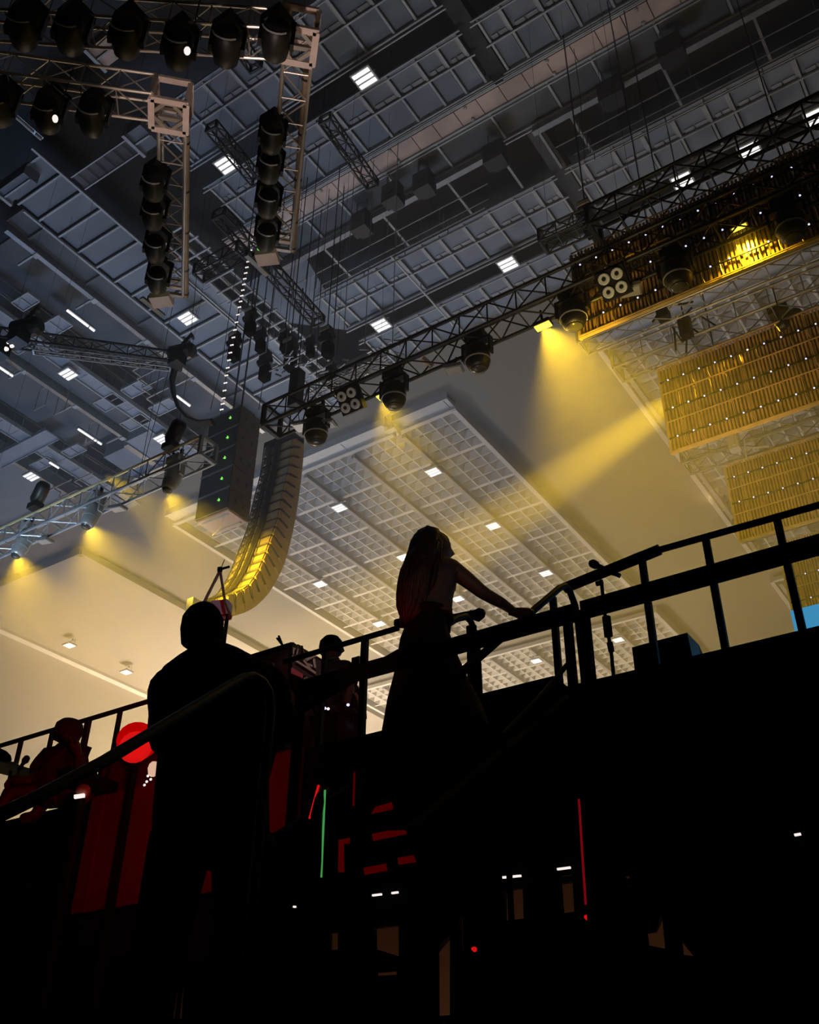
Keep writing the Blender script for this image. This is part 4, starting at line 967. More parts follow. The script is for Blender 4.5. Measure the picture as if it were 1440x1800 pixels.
# inner posts of the handrails
MB().bar(Ox(632, 1345, RX1), Ox(632, 1345, RX1)+Vector((0, 0, -.55)), .03, .03).build('mid_post', M_RAIL, h1)
one(MB().tube([Ox(633, 1345, RX1)+Vector((0, -.03, 0)), Ox(631, 1420, RX1)+Vector((0, -.03, 0))], .004, 6), 'red_glow_line', M_RLEDD, 'thin dim red line on the handrail post below the skirt', 'edge light')  # glowing line in place of red sheen on this post
NY_ = 3.30; rr = Od(1000, 1150, 4.3); one(MB().tube([Od(1000, 1165, 4.2), Od(950, 1225, 4.0), Od(885, 1290, 3.8), Vector((Od(885, 1290, 3.8).x, Od(885, 1290, 3.8).y, 0))], .012, 8), 'thin_handrail', M_RAIL, 'thin rail sloping down left from the thick right post', 'handrail')
one(MB().tube([Oy(1018, 1405, NY_-.012), Oy(1024, 1500, NY_-.012), Oy(1030, 1590, NY_-.012)], .0045, 6), 'red_glow_line', mat('red_reflection_strip', (.4, .02, .03), .5, emit=(1, .01, .03), strength=.16), 'long thin red line of light on the right post', 'edge light')  # red light reflected on the post, made as a glowing line
# thick near barriers
NY = 3.30
def barrier(pl, pr, posts, label, ext=None):
    a, b = Oy(*pl, NY), Oy(*pr, NY); t = thing('stage_barrier', (a.x, NY, 0), label, 'barrier')
    zz = (a.z+b.z)/2; MB().bx(a.x, b.x, NY-.028, NY+.028, zz-.028, zz+.028).build('top_rail', M_DECK, t)
    for px, wp_ in posts:
        q = Oy(px, 1150, NY); MB().bx(q.x-wp_, q.x+wp_, NY-.012, NY+.012, 0, zz).build('post', M_DECK, t)
    return t
barrier((528, 1209), (1012, 1079), ((534, .022), (1003, .017)), 'left thick black barrier rail in front of the woman\'s skirt')
barrier((1025, 1070), (1500, 944), ((1034, .020),), 'right thick black barrier rail, starting beside the first')
# far guard rail on the deck
RY = 4.60
def guard(pts, posts, label, r=.019):
    P = [Oy(x, y, RY) for x, y in pts]; t = thing('guard_rail', (P[0].x, RY, SZ), label, 'railing')
    MB().tube(P, r, 10).build('top_rail', M_RAIL, t, True)
    for (px, py, wd) in posts:
        q = Oy(px, py, RY); MB().bx(q.x-wd, q.x+wd, RY-.015, RY+.015, SZ, q.z).build('post', M_RAIL, t)
    return t
M_RAILR = mat('reddish_rail', (0.05, 0.008, 0.010), 0.5, var=0.1)
g = guard([(-60, 1329), (267, 1231), (480, 1169)], [(38, 1300, .013), (93, 1284, .013), (156, 1265, .024), (212, 1248, .013), (330, 1213, .013), (440, 1180, .013)], 'far left guard rail, reddish, behind the crouching person')
for c in g.children: c.data.materials[0] = M_RAILR
guard([(500, 1163), (700, 1104)], [(572, 1141, .014), (642, 1121, .022)], 'guard rail between the hooded guitarist and the woman')
guard([(697, 1096), (732, 1092)], [], 'short thick rail sleeve at the left of the woman\'s waist', .03)
guard([(770, 1092), (838, 1079)], [(829, 1100, .028)], 'short rail piece with a clamp right of the woman\'s waist', .027)
guard([(1155, 968), (1500, 871)], [(1240, 943, .018), (1365, 908, .018)], 'upper right guard rail with tall posts')
guard([(992, 1034), (1160, 966)], [(972, 1050, .018), (1129, 985, .018)], 'thick cloth wrapped sloping rail right of the handrail loop', .032)
t = thing('rail_clamp', Oy(835, 1083, RY), 'small black clamp knob on the rail beside the woman', 'clamp'); m = MB(); m.lathe(Oy(832, 1086, RY-.05), (1, 0, .3), [(0, .02), (.02, .04), (.06, .035), (.08, .015)], 10); m.build('clamp_body', M_RAIL, t)
MB().tube([Oy(826, 1082, RY-.05), Oy(828, 1074, RY-.06), Oy(836, 1078, RY-.06)], .008, 6).build('clamp_lever', M_RAIL, t)
# microphone stand
ms = thing('microphone_stand', Oy(1078, 1190, 4.75), 'black microphone stand leaning beside the monitor wedge, microphone over the rail', 'microphone stand')
A = [Oy(x, y, 4.75) for x, y in ((1057, 1020), (1063, 1075), (1070, 1118), (1075, 1150), (1080, 1200), (1081, 1216))]; A.append(Vector((A[-1].x, A[-1].y, SZ)))
MB().tube(A, .011, 8).build('pole', M_RAIL, ms); MB().tube([Oy(1066, 1085, 4.75), Oy(1070, 1118, 4.75)], .026, 8).build('cable_wrap', M_RAIL, ms)
MB().tube([Oy(1072, 1130, 4.75), Oy(1075, 1145, 4.75)], .018, 8).build('height_clutch', M_RAIL, ms)
m = MB(); m.tube([Oy(1047, 992, 4.72), Oy(1070, 1005, 4.74), Oy(1090, 1012, 4.75)], .014, 8); m.build('boom', M_RAIL, ms)
MB().lathe(Oy(1036, 988, 4.70), Oy(1060, 999, 4.73)-Oy(1036, 988, 4.70), [(0, .012), (.012, .024), (.03, .027), (.05, .024), (.06, .016), (.2, .012)], 12).build('microphone', M_BLACK, ms, True)
MB().lathe(Oy(1054, 1025, 4.74), (1, 0, 0), [(-.02, .015), (.02, .015)], 8).build('pivot_knob', M_RAIL, ms)
# monitor wedge
wp = [Oy(x, y, 5.1) for x, y in ((1111, 1138), (1208, 1112), (1223, 1150), (1113, 1180))]
wt = thing('monitor_wedge', wp[3], 'black monitor wedge speaker standing on the deck edge', 'speaker'); bk = Vector((0, .32, 0)); m = MB()
zb2 = SZ-.02
q0 = Vector((wp[0].x, 5.1, zb2)); q1 = Vector((wp[1].x+.03, 5.1, zb2)); tz = wp[0].z; tz2 = wp[1].z
m.add([q0, q1, (wp[1].x, 5.1, tz2), (wp[0].x, 5.1, tz), q0+bk, q1+bk+Vector((.06, 0, 0)), Vector((wp[1].x, 5.1, tz2))+bk*.6, Vector((wp[0].x, 5.1, tz))+bk*.6], [(0, 1, 2, 3), (7, 6, 5, 4), (0, 4, 5, 1), (1, 5, 6, 2), (2, 6, 7, 3), (3, 7, 4, 0)])
m.build('cabinet', M_BLACK, wt); MB().bx(wp[0].x+.03, wp[1].x-.03, 5.085, 5.1, zb2+.05, tz-.03).build('grille', M_SPKD, wt)
one(MB().bx(Oy(1395, 1100, 8).x, 1.5, 8, 8.1, SZ+.3, Oy(1412, 1068, 8).z), 'blue_screen', mat('blue_screen_glow', (.1, .4, .8), .5, var=.3, scale=3, emit=(.06, .38, .72), strength=.65), 'bright blue lit screen corner at the right edge of the stage', 'screen')
# crates with stickers
fc = thing('flight_case', Od(480, 1300, 6.4), 'tall dark red lit flight case behind the man, its top at rail height', 'flight case')
r0, r1 = Oy(515, 1130, 5.3), Oy(440, 1151, 5.3)
MB().bx(r1.x-.25, r0.x, 5.3, 6.0, SZ, (r0.z+r1.z)/2).build('body', M_REDC, fc)
m = MB()
for x in (r1.x-.25, r0.x): m.bx(x-.02, x+.01, 5.29, 5.31, SZ, r0.z)
m.bx(r1.x-.25, r0.x, 5.28, 5.31, r0.z-.03, r0.z); m.build('metal_edges', M_DSTEEL, fc)
MB().tube([Oy(497, 1135, 5.5), Oy(490, 1118, 5.5)], .01, 5).tube([Oy(497, 1135, 5.5), Oy(487, 1122, 5.5)], .01, 5).build('antenna', M_BLACK, fc)
cs = thing('sticker_case', Od(545, 1170, 6.8), 'dark case with white band logo marks and a red label beside the guitarist', 'case')
q = [Od(*p_, 6.9) for p_ in ((514, 1134), (572, 1166), (572, 1202), (514, 1180))]; bk = FWD*.5; m = MB()
m.add(q+[v+bk for v in q], [(0, 1, 2, 3), (7, 6, 5, 4), (0, 4, 5, 1), (1, 5, 6, 2), (2, 6, 7, 3), (3, 7, 4, 0)]); m.build('body', M_REDC, cs)
def stick(pts, mm, name): 
    q = [Od(*p_, 6.87) for p_ in pts]; n = len(q); q2 = [v-FWD*.01 for v in q]
    MB().add(q+q2, [tuple(range(n)), tuple(range(2*n-1, n-1, -1))]+[(i, (i+1) % n, n+(i+1) % n, n+i) for i in range(n)]).build(name, mm, cs)
for k, pts in enumerate((((519, 1163), (523, 1162), (556, 1182), (555, 1186)), ((515, 1142), (518, 1140), (518, 1150), (515, 1152)), ((523, 1141), (525, 1141), (523, 1152), (521, 1151)), ((514, 1153), (521, 1152), (521, 1156), (514, 1157)), ((515, 1139), (524, 1141), (523, 1143), (516, 1142)),
             ((536, 1158), (552, 1152), (557, 1154), (540, 1163)), ((550, 1160), (554, 1158), (556, 1175), (552, 1174)), ((533, 1162), (536, 1160), (548, 1177), (545, 1178)), ((538, 1165), (550, 1170), (549, 1173), (539, 1168)),
             ((566, 1161), (571, 1160), (571, 1165), (566, 1168)), ((566, 1170), (572, 1168), (571, 1174), (566, 1176)), ((564, 1178), (571, 1176), (571, 1181), (564, 1183)), ((563, 1185), (569, 1184), (568, 1192), (563, 1190)))): stick(pts, M_STICK, 'white_logo_mark')
stick(((512, 1176), (514, 1174), (533, 1186), (532, 1193), (512, 1184)), M_RSTICK, 'red_label'); stick(((534, 1192), (540, 1190), (548, 1196), (546, 1202), (535, 1204)), mat('brown_label', (.22, .16, .12), .7), 'brown_label')
MB().tube([Od(520, 1145, 6.8), Od(524, 1134, 6.85), Od(531, 1136, 6.9), Od(534, 1150, 6.8)], .008, 6).build('handle', M_BLACK, cs)
# drape added over the black skirt so the red light shows
l0, l1 = Oy(165, 1400, SYE-.05), Oy(522, 1310, SYE-.05)
M_DRAPE = mat('dark_drape', (0.16, 0.05, 0.05), 0.95, var=0.15, scale=3, spec=.1)
m = MB(); x = l0.x; k = 0
while x < l1.x: m.bx(x, x+.12, SYE-.06+(.012 if k % 2 else 0), SYE-.02, Oy(200, 1600, SYE).z, SZ-.01); x += .12; k += 1
one(m, 'added_side_drape', M_DRAPE, 'cloth drape added over the skirt under the left rail to show red light', 'drape')
cz_ = SYE+.25; xa_, xb_ = Oy(168, 1400, cz_).x, Oy(340, 1400, cz_).x
rc_ = thing('road_case', (xa_, cz_, SZ), 'low case glowing dark red behind the man at the left edge of the deck', 'case')
MB().bx(xa_, xb_, cz_, cz_+.5, SZ, Oy(240, 1316, cz_).z).build('body', M_DRAPE, rc_); MB().bx(xa_-.01, xa_+.02, cz_-.01, cz_+.02, SZ, Oy(240, 1316, cz_).z).build('corner_strip', M_DSTEEL, rc_)
lamp('added_red_spot', 'SPOT', Od(262, 1330, 4.1), 22, (1, 0, 0), Oy(222, 1372, cz_), .04, 100, 1.0)  # free red spot added to light the low case
rd = Od(243, 1303, 6.2); t = thing('red_wash_lamp', rd, 'bright red round lamp behind the black handrail at the left', 'lamp')
MB().lathe(rd, -FWD+Vector((0, 0, -.2)), [(-.1, .08), (-.05, .12), (0, .13), (.05, .13)], 18, 1, .9).build('housing', mat('glowing_red_plastic', (.55, .02, .02), .5, emit=(1, 0, 0), strength=.35), t, True)  # housing glows by itself to look red lit
MB().lathe(rd+Vector((0, 0, -.05)), -FWD, [(.04, .11), (.08, .08), (.1, .03)], 18).build('lens', M_RLED, t, True)
MB().bar(rd, (rd.x, rd.y, SZ if rd.y > SYE else 0), .04, .04).build('stand', M_RAIL, t)
lamp('added_red_spot', 'SPOT', Od(250, 1290, 3.9), 20, (1, .0, .0), Oy(212, 1375, SYE), .05, 56, 1.0)  # second red spot, added to light the drape
lamp('added_red_spot', 'SPOT', Od(520, 1280, 3.6), 6, (1, .04, .04), Od(705, 1090, 4.4), .05, 34, .9)  # unseen red spot added for the red on the woman's hair
lamp('woman_fill_spot', 'SPOT', (-.2, 1.6, 3.4), 11, (1, .8, .74), Od(755, 1030, 4.3), .1, 22, 1.0)  # unseen fill lamp added to lift the woman
p = Od(147, 1392, 6.0); tq = p; t = thing('shiny_body', p, 'small shiny body with an added glowing bar for a bright gap below the crouching person', 'lamp')
MB().lathe(p, -FWD, [(-.05, .02), (0, .045), (.03, .04)], 12).build('housing', M_BATTEN, t, True); MB().bar(p-RGT*.03-FWD*.06+Vector((0, 0, -.05)), p+RGT*.03-FWD*.06+Vector((0, 0, -.04)), .02, .02).build('bright_gap_glow', M_WLED, t)  # glowing bar added for the bright gap beside the shiny body
MB().bar(p, (p.x, p.y, 0 if p.y < SYE else SZ), .03, .03).build('stand', M_RAIL, t)
p = Od(270, 1352, 3.34); t = thing('warm_glint', p, 'small warm light with sparkles at the man\'s left side', 'lamp')
MB().lathe(p, -FWD, [(0, .02), (.01, .018), (.015, .006)], 10, 1, 1.4).build('lens', mat('warm_glint_glow', (.9, .6, .4), .5, emit=(1, .62, .42), strength=.7), t, True)  # glint modelled as a glowing disc, not a real torch
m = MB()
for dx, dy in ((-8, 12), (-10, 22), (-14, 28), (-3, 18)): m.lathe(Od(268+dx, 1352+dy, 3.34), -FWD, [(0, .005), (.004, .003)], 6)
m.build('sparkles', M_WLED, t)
# cymbal stand at the left and a stand behind the man's head
p = Od(20, 1352, 7.0); t = thing('cymbal', p, 'dark cymbals and drum stand edge at the lower left', 'cymbal')
MB().lathe(p, (0.2, 0, 1), [(-.01, .30), (0, .28), (.03, .06), (.05, .02)], 24).build('cymbal_disc', M_RAIL, t)
MB().lathe(p+RGT*-.25+Vector((0, 0, .08)), (-.2, 0, 1), [(-.01, .22), (0, .2), (.03, .05), (.04, .02)], 20).build('cymbal_disc', M_RAIL, t)
MB().tube([p, Vector((p.x, p.y, SZ))], .012, 6).build('stand_pole', M_RAIL, t)
p = Od(40, 1342, 6.8); MB()
t = thing('upright_microphone', p, 'small microphone pointing up left of the crouching person', 'microphone'); MB().lathe(Od(33, 1353, 6.8), Od(40, 1343, 6.8)-Od(33, 1353, 6.8), [(0, .012), (.05, .014), (.07, .026), (.1, .022), (.11, .01)], 10).build('body', M_BLACK, t, True)
MB().tube([Od(33, 1353, 6.8), Vector((Od(33, 1353, 6.8).x, Od(33, 1353, 6.8).y, SZ))], .008, 6).build('stand', M_BLACK, t)
t = thing('tripod_device', Od(388, 1000, 5.2), 'tripod with a small camera head standing behind the man\'s head', 'tripod')
MB().tube([Od(387, 1003, 5.2), Od(357, 1062, 5.2)], .009, 6).build('leg', M_BATTEN, t); MB().tube([Od(387, 1003, 5.2), Od(396, 1060, 5.2), Od(406, 1085, 5.2)], .009, 6).build('leg', M_BATTEN, t)
MB().tube([Od(386, 1001, 5.2), Od(404, 996, 5.2)], .008, 8).lathe(Od(387, 1001, 5.2), UP, [(-.02, .014), (.01, .018)], 8).build('head', M_DSTEEL, t)
MB().tube([Od(388, 1000, 5.2), Od(395, 984, 5.2)], .003, 5).build('aerial', M_LAMPF, t)
R = Matrix.Rotation(math.radians(20), 3, 'Z'); MB().box(Od(388, 1073, 5.3), (.11, .08, .10), R).build('purple_box', mat('lilac_case', (.62, .60, .80), .5), t)
MB().tube([Od(400, 1080, 5.25), Vector((Od(400, 1080, 5.25).x, Od(400, 1080, 5.25).y, SZ if Od(400, 1080, 5.25).y > SYE else 0))], .012, 6).build('stand', M_RAIL, t)
MB().bar(Od(392, 1088, 5.25), Od(407, 1084, 5.25), .02, .02).build('base_strip', M_LAMPF, t)

lamp('case_fill_spot', 'SPOT', (-1.0, 2.0, 5.4), 90, (1, .88, .8), Od(545, 1165, 6.9), .05, 9, .8)  # narrow unseen spot added to brighten the sticker case
lamp('device_fill_spot', 'SPOT', (-1.2, 1.6, 5.4), 30, (.85, .85, 1), Od(388, 1065, 5.3), .05, 6, .8)  # narrow unseen spot added to brighten the tripod device

# ================================================================== people
def skin_mesh(joints, edges, radii, root, sub=2):
    names = list(joints); me = bpy.data.meshes.new('tmp'); me.from_pydata([joints[n] for n in names], [(names.index(a), names.index(b)) for a, b in edges], [])
    o = bpy.data.objects.new('tmp', me); COL.objects.link(o)
    o.modifiers.new('s', 'SKIN'); s = o.modifiers.new('u', 'SUBSURF'); s.levels = sub; s.render_levels = sub
    for i, n in enumerate(names):
        r = radii[n]; r = r if isinstance(r, tuple) else (r, r); me.skin_vertices[0].data[i].radius = r
        me.skin_vertices[0].data[i].use_root = (n == root)
    bpy.context.view_layer.update()
    ev = bpy.data.meshes.new_from_object(o.evaluated_get(bpy.context.evaluated_depsgraph_get()))
    vs = [v.co.copy() for v in ev.vertices]; fs = [tuple(p.vertices) for p in ev.polygons]
    bpy.data.objects.remove(o); return vs, fs
def head_geo(c, face, h, w=None, tiltup=0.0):
    """c: head centre, face: facing direction, h: chin-crown height"""
    f = Vector(face).normalized(); s = f.cross(UP).normalized(); u = s.cross(f).normalized(); w = w or h*.68
    vs, fs = [], []; NU, NV = 28, 22
    for j in range(NV+1):
        th = PI*j/NV
        for i in range(NU):
            ph = 2*PI*i/NU; x = math.sin(th)*math.cos(ph); y = math.sin(th)*math.sin(ph); z = math.cos(th)
            X = x*h*.40; Y = y*w/2; Z = z*h/2
            if z < 0: 
                k = 1+z*.42; Y *= k; X = X*(1+z*.25)+h*.03*(-z)
            if x > 0:
                g = lambda a, b, sa, sb: math.exp(-((y-a)/sa)**2-((z-b)/sb)**2)
                X += h*.10*g(0, -.16, .14, .16)+h*.035*g(0, .05, .10, .25)+h*.03*g(0, -.5, .3, .09)+h*.04*g(0, -.85, .35, .16)+h*.025*(g(.33, .20, .25, .08)+g(-.33, .20, .25, .08))
                X -= h*.05*(g(.33, .02, .16, .12)+g(-.33, .02, .16, .12))+h*.03*g(0, -.36, .3, .05)+h*.02*g(0, -.64, .3, .07)
            vs.append(Vector(c)+f*X+s*Y+u*Z)
    for j in range(NV):
        for i in range(NU): fs.append((j*NU+i, j*NU+(i+1) % NU, (j+1)*NU+(i+1) % NU, (j+1)*NU+i))
    m = MB().add(vs, fs)
    for q in (-1, 1): m.lathe(Vector(c)+s*(q*w*.49)-u*h*.03-f*h*.02, s*q+f*-.3, [(-.01, h*.10), (.004, h*.12), (.012, h*.09), (.006, h*.03)], 12, .6, 1.2)
    return m
def hand_geo(m, wrist, palm_dir, side, curl_dir, s=1.0):
    """five separate curled fingers and a thumb on a palm, hung on the wrist"""
    d = Vector(palm_dir).normalized(); a = Vector(side).normalized(); cdir = Vector(curl_dir).normalized(); w = Vector(wrist)
    palm = [w, w+d*.045*s, w+d*.088*s]
    m.tube([w-d*.03*s, w, w+d*.03*s, w+d*.07*s, w+d*.095*s], [.022*s, .024*s, .032*s, .038*s, .03*s], 12)
    for k, L in enumerate((.068, .078, .074, .058)):
        b = w+d*.085*s+a*((k-1.5)*.020*s); r = .0088*s
        p1 = b+d*L*.42*s+cdir*.010*s; p2 = p1+d*L*.18*s+cdir*L*.40*s; p3 = p2-d*L*.16*s+cdir*L*.28*s
        m.tube([b-d*.01*s, b, p1, p2, p3], [r, r*1.05, r, r*.92, r*.7], 8)
    b = w+d*.02*s-a*.026*s; p1 = b-a*.022*s+d*.03*s+cdir*.012*s; p2 = p1+d*.022*s+cdir*.028*s+a*.008*s
    m.tube([b, p1, p2], [.013*s, .011*s, .008*s], 8)

# --- the woman
W = 4.32
def w_(x, y, dd=0): return Od(x, y, W+dd)
HandP = Ox(915, 1080, RX1)
woman = thing('person', Vector((w_(755, 1100).x, w_(755, 1100).y, 2.75)), 'woman with long wavy hair, sleeveless top and long flared skirt, one hand on the handrail', 'person')
J = {'pelvis': w_(749, 1110), 'waist': w_(749, 1082), 'rib': w_(753, 1048), 'chest': w_(758, 1018), 'neckb': w_(768, 992), 'neckt': w_(767, 978),
     'shR': w_(795, 1000, -.02), 'upR': w_(820, 1018, .0), 'elR': w_(850, 1043, .02), 'foR': w_(882, 1060, .08),
     'shL': w_(731, 1004, .06), 'elL': w_(727, 1045, .16), 'wrL': w_(742, 1075, .30), 'hipL': w_(735, 1125, .03), 'hipR': w_(763, 1125, -.03)}
J['wrR'] = Od(905, 1076, (HandP.x*FWD.x+HandP.y*FWD.y)-.0)
J['kL'] = Vector((J['hipL'].x, J['hipL'].y, 3.12)); J['kR'] = Vector((J['hipR'].x, J['hipR'].y, 3.12))
J['aL'] = Vector((J['hipL'].x-.02, J['hipL'].y, 2.83)); J['aR'] = Vector((J['hipR'].x, J['hipR'].y-.03, 2.83)); J['tL'] = J['aL']+Vector((.03, -.1, -.06)); J['tR'] = J['aR']+Vector((.03, -.1, -.06))
E_ = [('pelvis', 'waist'), ('waist', 'rib'), ('rib', 'chest'), ('chest', 'neckb'), ('neckb', 'neckt'), ('neckb', 'shR'), ('shR', 'upR'), ('upR', 'elR'), ('elR', 'foR'), ('foR', 'wrR'), ('neckb', 'shL'), ('shL', 'elL'), ('elL', 'wrL'),
      ('pelvis', 'hipL'), ('pelvis', 'hipR'), ('hipL', 'kL'), ('hipR', 'kR'), ('kL', 'aL'), ('kR', 'aR'), ('aL', 'tL'), ('aR', 'tR')]
RAD = {'pelvis': .12, 'waist': .105, 'rib': .115, 'chest': .115, 'neckb': .06, 'neckt': .045, 'shR': .052, 'upR': .045, 'elR': .036, 'foR': .031, 'wrR': .022, 'shL': .05, 'elL': .036, 'wrL': .022, 'hipL': .085, 'hipR': .085, 'kL': .055, 'kR': .055, 'aL': .035, 'aR': .035, 'tL': .03, 'tR': .03}
bv, bf = skin_mesh(J, E_, RAD, 'pelvis')
m = head_geo(w_(765, 966), RGT*1.0+FWD*.35+UP*.12, .215, .15); m.add(bv, bf)
hd = (HandP-J['wrR']).normalized(); hand_geo(m, J['wrR'], hd*.6+RGT*.7-UP*.06, d1, -UP*.9-FWD*.2, .95)
hand_geo(m, J['wrL'], FWD*.8-UP*.2, UP, RGT, .9)
m.build('body', M_SKIN, woman, True)
# top and skirt
tv, tf = skin_mesh({k: J[k] for k in ('waist', 'rib', 'chest')}, [('waist', 'rib'), ('rib', 'chest')], {'waist': .118, 'rib': .127, 'chest': .122}, 'rib')
MB().add(tv, tf).build('sleeveless_top', M_TOP, woman, True)
prof = [(750, 1080, 31, .12), (750, 1092, 34, .125), (749, 1108, 39, .14), (749, 1130, 47, .165), (752, 1160, 55, .20), (757, 1200, 67, .25), (763, 1245, 84, .30), (768, 1300, 98, .34), (771, 1370, 108, .36)]
vs, fs = [], []; n = 40
for j, (x, y, hw, dp) in enumerate(prof):
    c = w_(x, y); e = w_(x+hw, y)-c; hwm = e.length
    for k in range(n):
        a = 2*PI*k/n; wv = 1+.035*j/8*math.sin(a*9+j*.3)
        vs.append(c+RGT*(hwm*wv*math.cos(a))+FWD*(dp*wv*math.sin(a)))
for j in range(len(prof)-1):
    for k in range(n): fs.append((j*n+k, j*n+(k+1) % n, (j+1)*n+(k+1) % n, (j+1)*n+k))
fs.append(tuple(range(n))); vs += []
sm = MB().add(vs, fs); sk_ = sm.build('skirt', M_SKIRT, woman, True)
so = sk_.modifiers.new('s', 'SOLIDIFY'); so.thickness = .008
MB().tube([w_(750, 1086)+RGT*(.112*math.cos(2*PI*k/24))+FWD*(.128*math.sin(2*PI*k/24)) for k in range(24)], .022, 8, closed=True).build('waistband', M_SKIRT, woman, True)
# hair
hp = [(757, 935, 10, .05), (754, 940, 21, .085), (753, 952, 27, .105), (750, 968, 27, .11), (745, 985, 29, .11), (739, 1002, 31, .11), (735, 1022, 33, .10), (731, 1045, 30, .09), (728, 1065, 27, .075), (724, 1080, 20, .055), (721, 1092, 10, .03)]
vs, fs = [], []; n = 36
for j, (x, y, hw, dp) in enumerate(hp):
    back = -.03 if j > 3 else 0.0
    c = w_(x, y, back-.03*min(j, 5)/5); hwm = hw*(w_(x+1, y)-w_(x, y)).length
    for k in range(n):
        a = 2*PI*k/n; wv = 1+.05*math.sin(a*7+j*.9)+.03*math.sin(a*13-j*1.3)
        vs.append(c+RGT*(hwm*wv*math.cos(a))+FWD*(dp*wv*math.sin(a)))
for j in range(len(hp)-1):
    for k in range(n): fs.append((j*n+k, j*n+(k+1) % n, (j+1)*n+(k+1) % n, (j+1)*n+k))
fs += [tuple(range(n))[::-1], tuple((len(hp)-1)*n+k for k in range(n))]
hm_ = MB().add(vs, fs); rnd = random.Random(5)
for k in range(46):                                  # wavy locks over the mass
    f = rnd.uniform(-1, 1); pts = []; ph = rnd.uniform(0, 6); yend = rnd.uniform(1060, 1100)
    j0 = rnd.choice((1, 2, 3))
    for j in range(j0, len(hp)):
        x, y, hw, dp = hp[j]
        if y > yend: break
        dd = -dp*math.sqrt(max(0, 1-f*f))*1.0
        pts.append(w_(x+f*hw*1.03+1.8*math.sin(j*1.1+ph), y, -.03*min(j, 5)/5+(-.03 if j > 3 else 0)+dd))
    if len(pts) > 2: hm_.tube(pts, [.012]*(len(pts)-1)+[.004], 6)
for pts in (((783, 942), (788, 948), (790, 956), (786, 962), (788, 970)), ((778, 938), (786, 944), (787, 952)), ((704, 1062), (701, 1074), (706, 1083), (703, 1092)), ((712, 1078), (708, 1090), (713, 1097)), ((704, 1030), (701, 1045), (705, 1060), (702, 1070)), ((722, 1080), (719, 1092), (723, 1098))):
    hm_.tube([w_(x, y, -.02) for x, y in pts], [.005]*(len(pts)-1)+[.002], 6)
hm_.build('hair', M_HAIR, woman, True)

# --- the man in front
MD = 3.3
def m_(x, y, dd=0): return Od(x, y, MD+dd)
FZ = m_(360, 1060).z-1.78
man = thing('person', Vector((m_(370, 1400).x, m_(370, 1400).y, FZ)), 'man in a dark jacket seen from behind as a black silhouette, elbows out', 'person')
J = {'pelvis': m_(378, 1440), 'waist': m_(378, 1370), 'rib': m_(378, 1300), 'chest': m_(376, 1225), 'neckb': m_(368, 1165), 'neckt': m_(361, 1130), 'clR': m_(415, 1183), 'shR': m_(466, 1205), 'elR': m_(488, 1280, .02), 'wrR': m_(430, 1330, .26),
     'clL': m_(330, 1190), 'shL': m_(300, 1212), 'elL': m_(297, 1300, .02), 'wrL': m_(335, 1340, .26)}
hipz = J['pelvis'].z
J['hipL'] = J['pelvis']-RGT*.10-UP*.06; J['hipR'] = J['pelvis']+RGT*.10-UP*.06
J['kL'] = J['hipL']+Vector((0, 0, -.42))-RGT*.03; J['kR'] = J['hipR']+Vector((0, 0, -.42))+RGT*.03
zf = FZ+.06
J['aL'] = Vector((J['kL'].x, J['kL'].y, zf+.02)); J['aR'] = Vector((J['kR'].x, J['kR'].y, zf+.02)); J['tL'] = J['aL']+FWD*.16-UP*.03; J['tR'] = J['aR']+FWD*.16-UP*.03
E_ = [('pelvis', 'waist'), ('waist', 'rib'), ('rib', 'chest'), ('chest', 'neckb'), ('neckb', 'neckt'), ('chest', 'clR'), ('clR', 'shR'), ('shR', 'elR'), ('elR', 'wrR'), ('chest', 'clL'), ('clL', 'shL'), ('shL', 'elL'), ('elL', 'wrL'),
      ('pelvis', 'hipL'), ('pelvis', 'hipR'), ('hipL', 'kL'), ('hipR', 'kR'), ('kL', 'aL'), ('kR', 'aR'), ('aL', 'tL'), ('aR', 'tR')]
R0 = {'pelvis': .14, 'waist': .14, 'rib': .15, 'chest': .15, 'neckb': .08, 'neckt': .06, 'clR': .07, 'shR': .06, 'elR': .045, 'wrR': .028, 'clL': .07, 'shL': .06, 'elL': .045, 'wrL': .028, 'hipL': .09, 'hipR': .09, 'kL': .06, 'kR': .06, 'aL': .042, 'aR': .042, 'tL': .04, 'tR': .04}
bv, bf = skin_mesh(J, E_, R0, 'pelvis')
m = head_geo(m_(357, 1106), FWD*.9-RGT*.35, .215, .138); m.add(bv, bf)
hand_geo(m, J['wrR'], FWD*.4-RGT*.6, UP, -RGT, 1.0); hand_geo(m, J['wrL'], FWD*.4+RGT*.6, UP, RGT, 1.0)
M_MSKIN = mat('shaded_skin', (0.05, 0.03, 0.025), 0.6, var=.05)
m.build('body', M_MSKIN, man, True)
def loft(m, secs, n=36, fold=.0):
    vs, fs = [], []
    for j, (c, rx, ry) in enumerate(secs):
        for k in range(n):
            a = 2*PI*k/n; wv = 1+fold*math.sin(a*7+j)
            vs.append(c+RGT*(rx*wv*math.cos(a))+FWD*(ry*wv*math.sin(a)))
    for j in range(len(secs)-1):
        for k in range(n): fs.append((j*n+k, j*n+(k+1) % n, (j+1)*n+(k+1) % n, (j+1)*n+k))
    fs += [tuple(range(n))[::-1], tuple((len(secs)-1)*n+k for k in range(n))]
    return m.add(vs, fs)
def hw_(x, y, hw): return (m_(x+hw, y)-m_(x, y)).length
jm = loft(MB(), [(m_(x, y), hw_(x, y, hw), ry) for x, y, hw, ry in ((363, 1128, 28, .065), (367, 1138, 35, .075), (382, 1150, 52, .095), (384, 1163, 74, .115), (386, 1180, 99, .13), (388, 1200, 111, .14), (389, 1235, 114, .15), (388, 1280, 112, .15), (382, 1320, 103, .15), (374, 1370, 99, .15), (372, 1440, 102, .155), (374, 1510, 106, .16))], fold=.012)
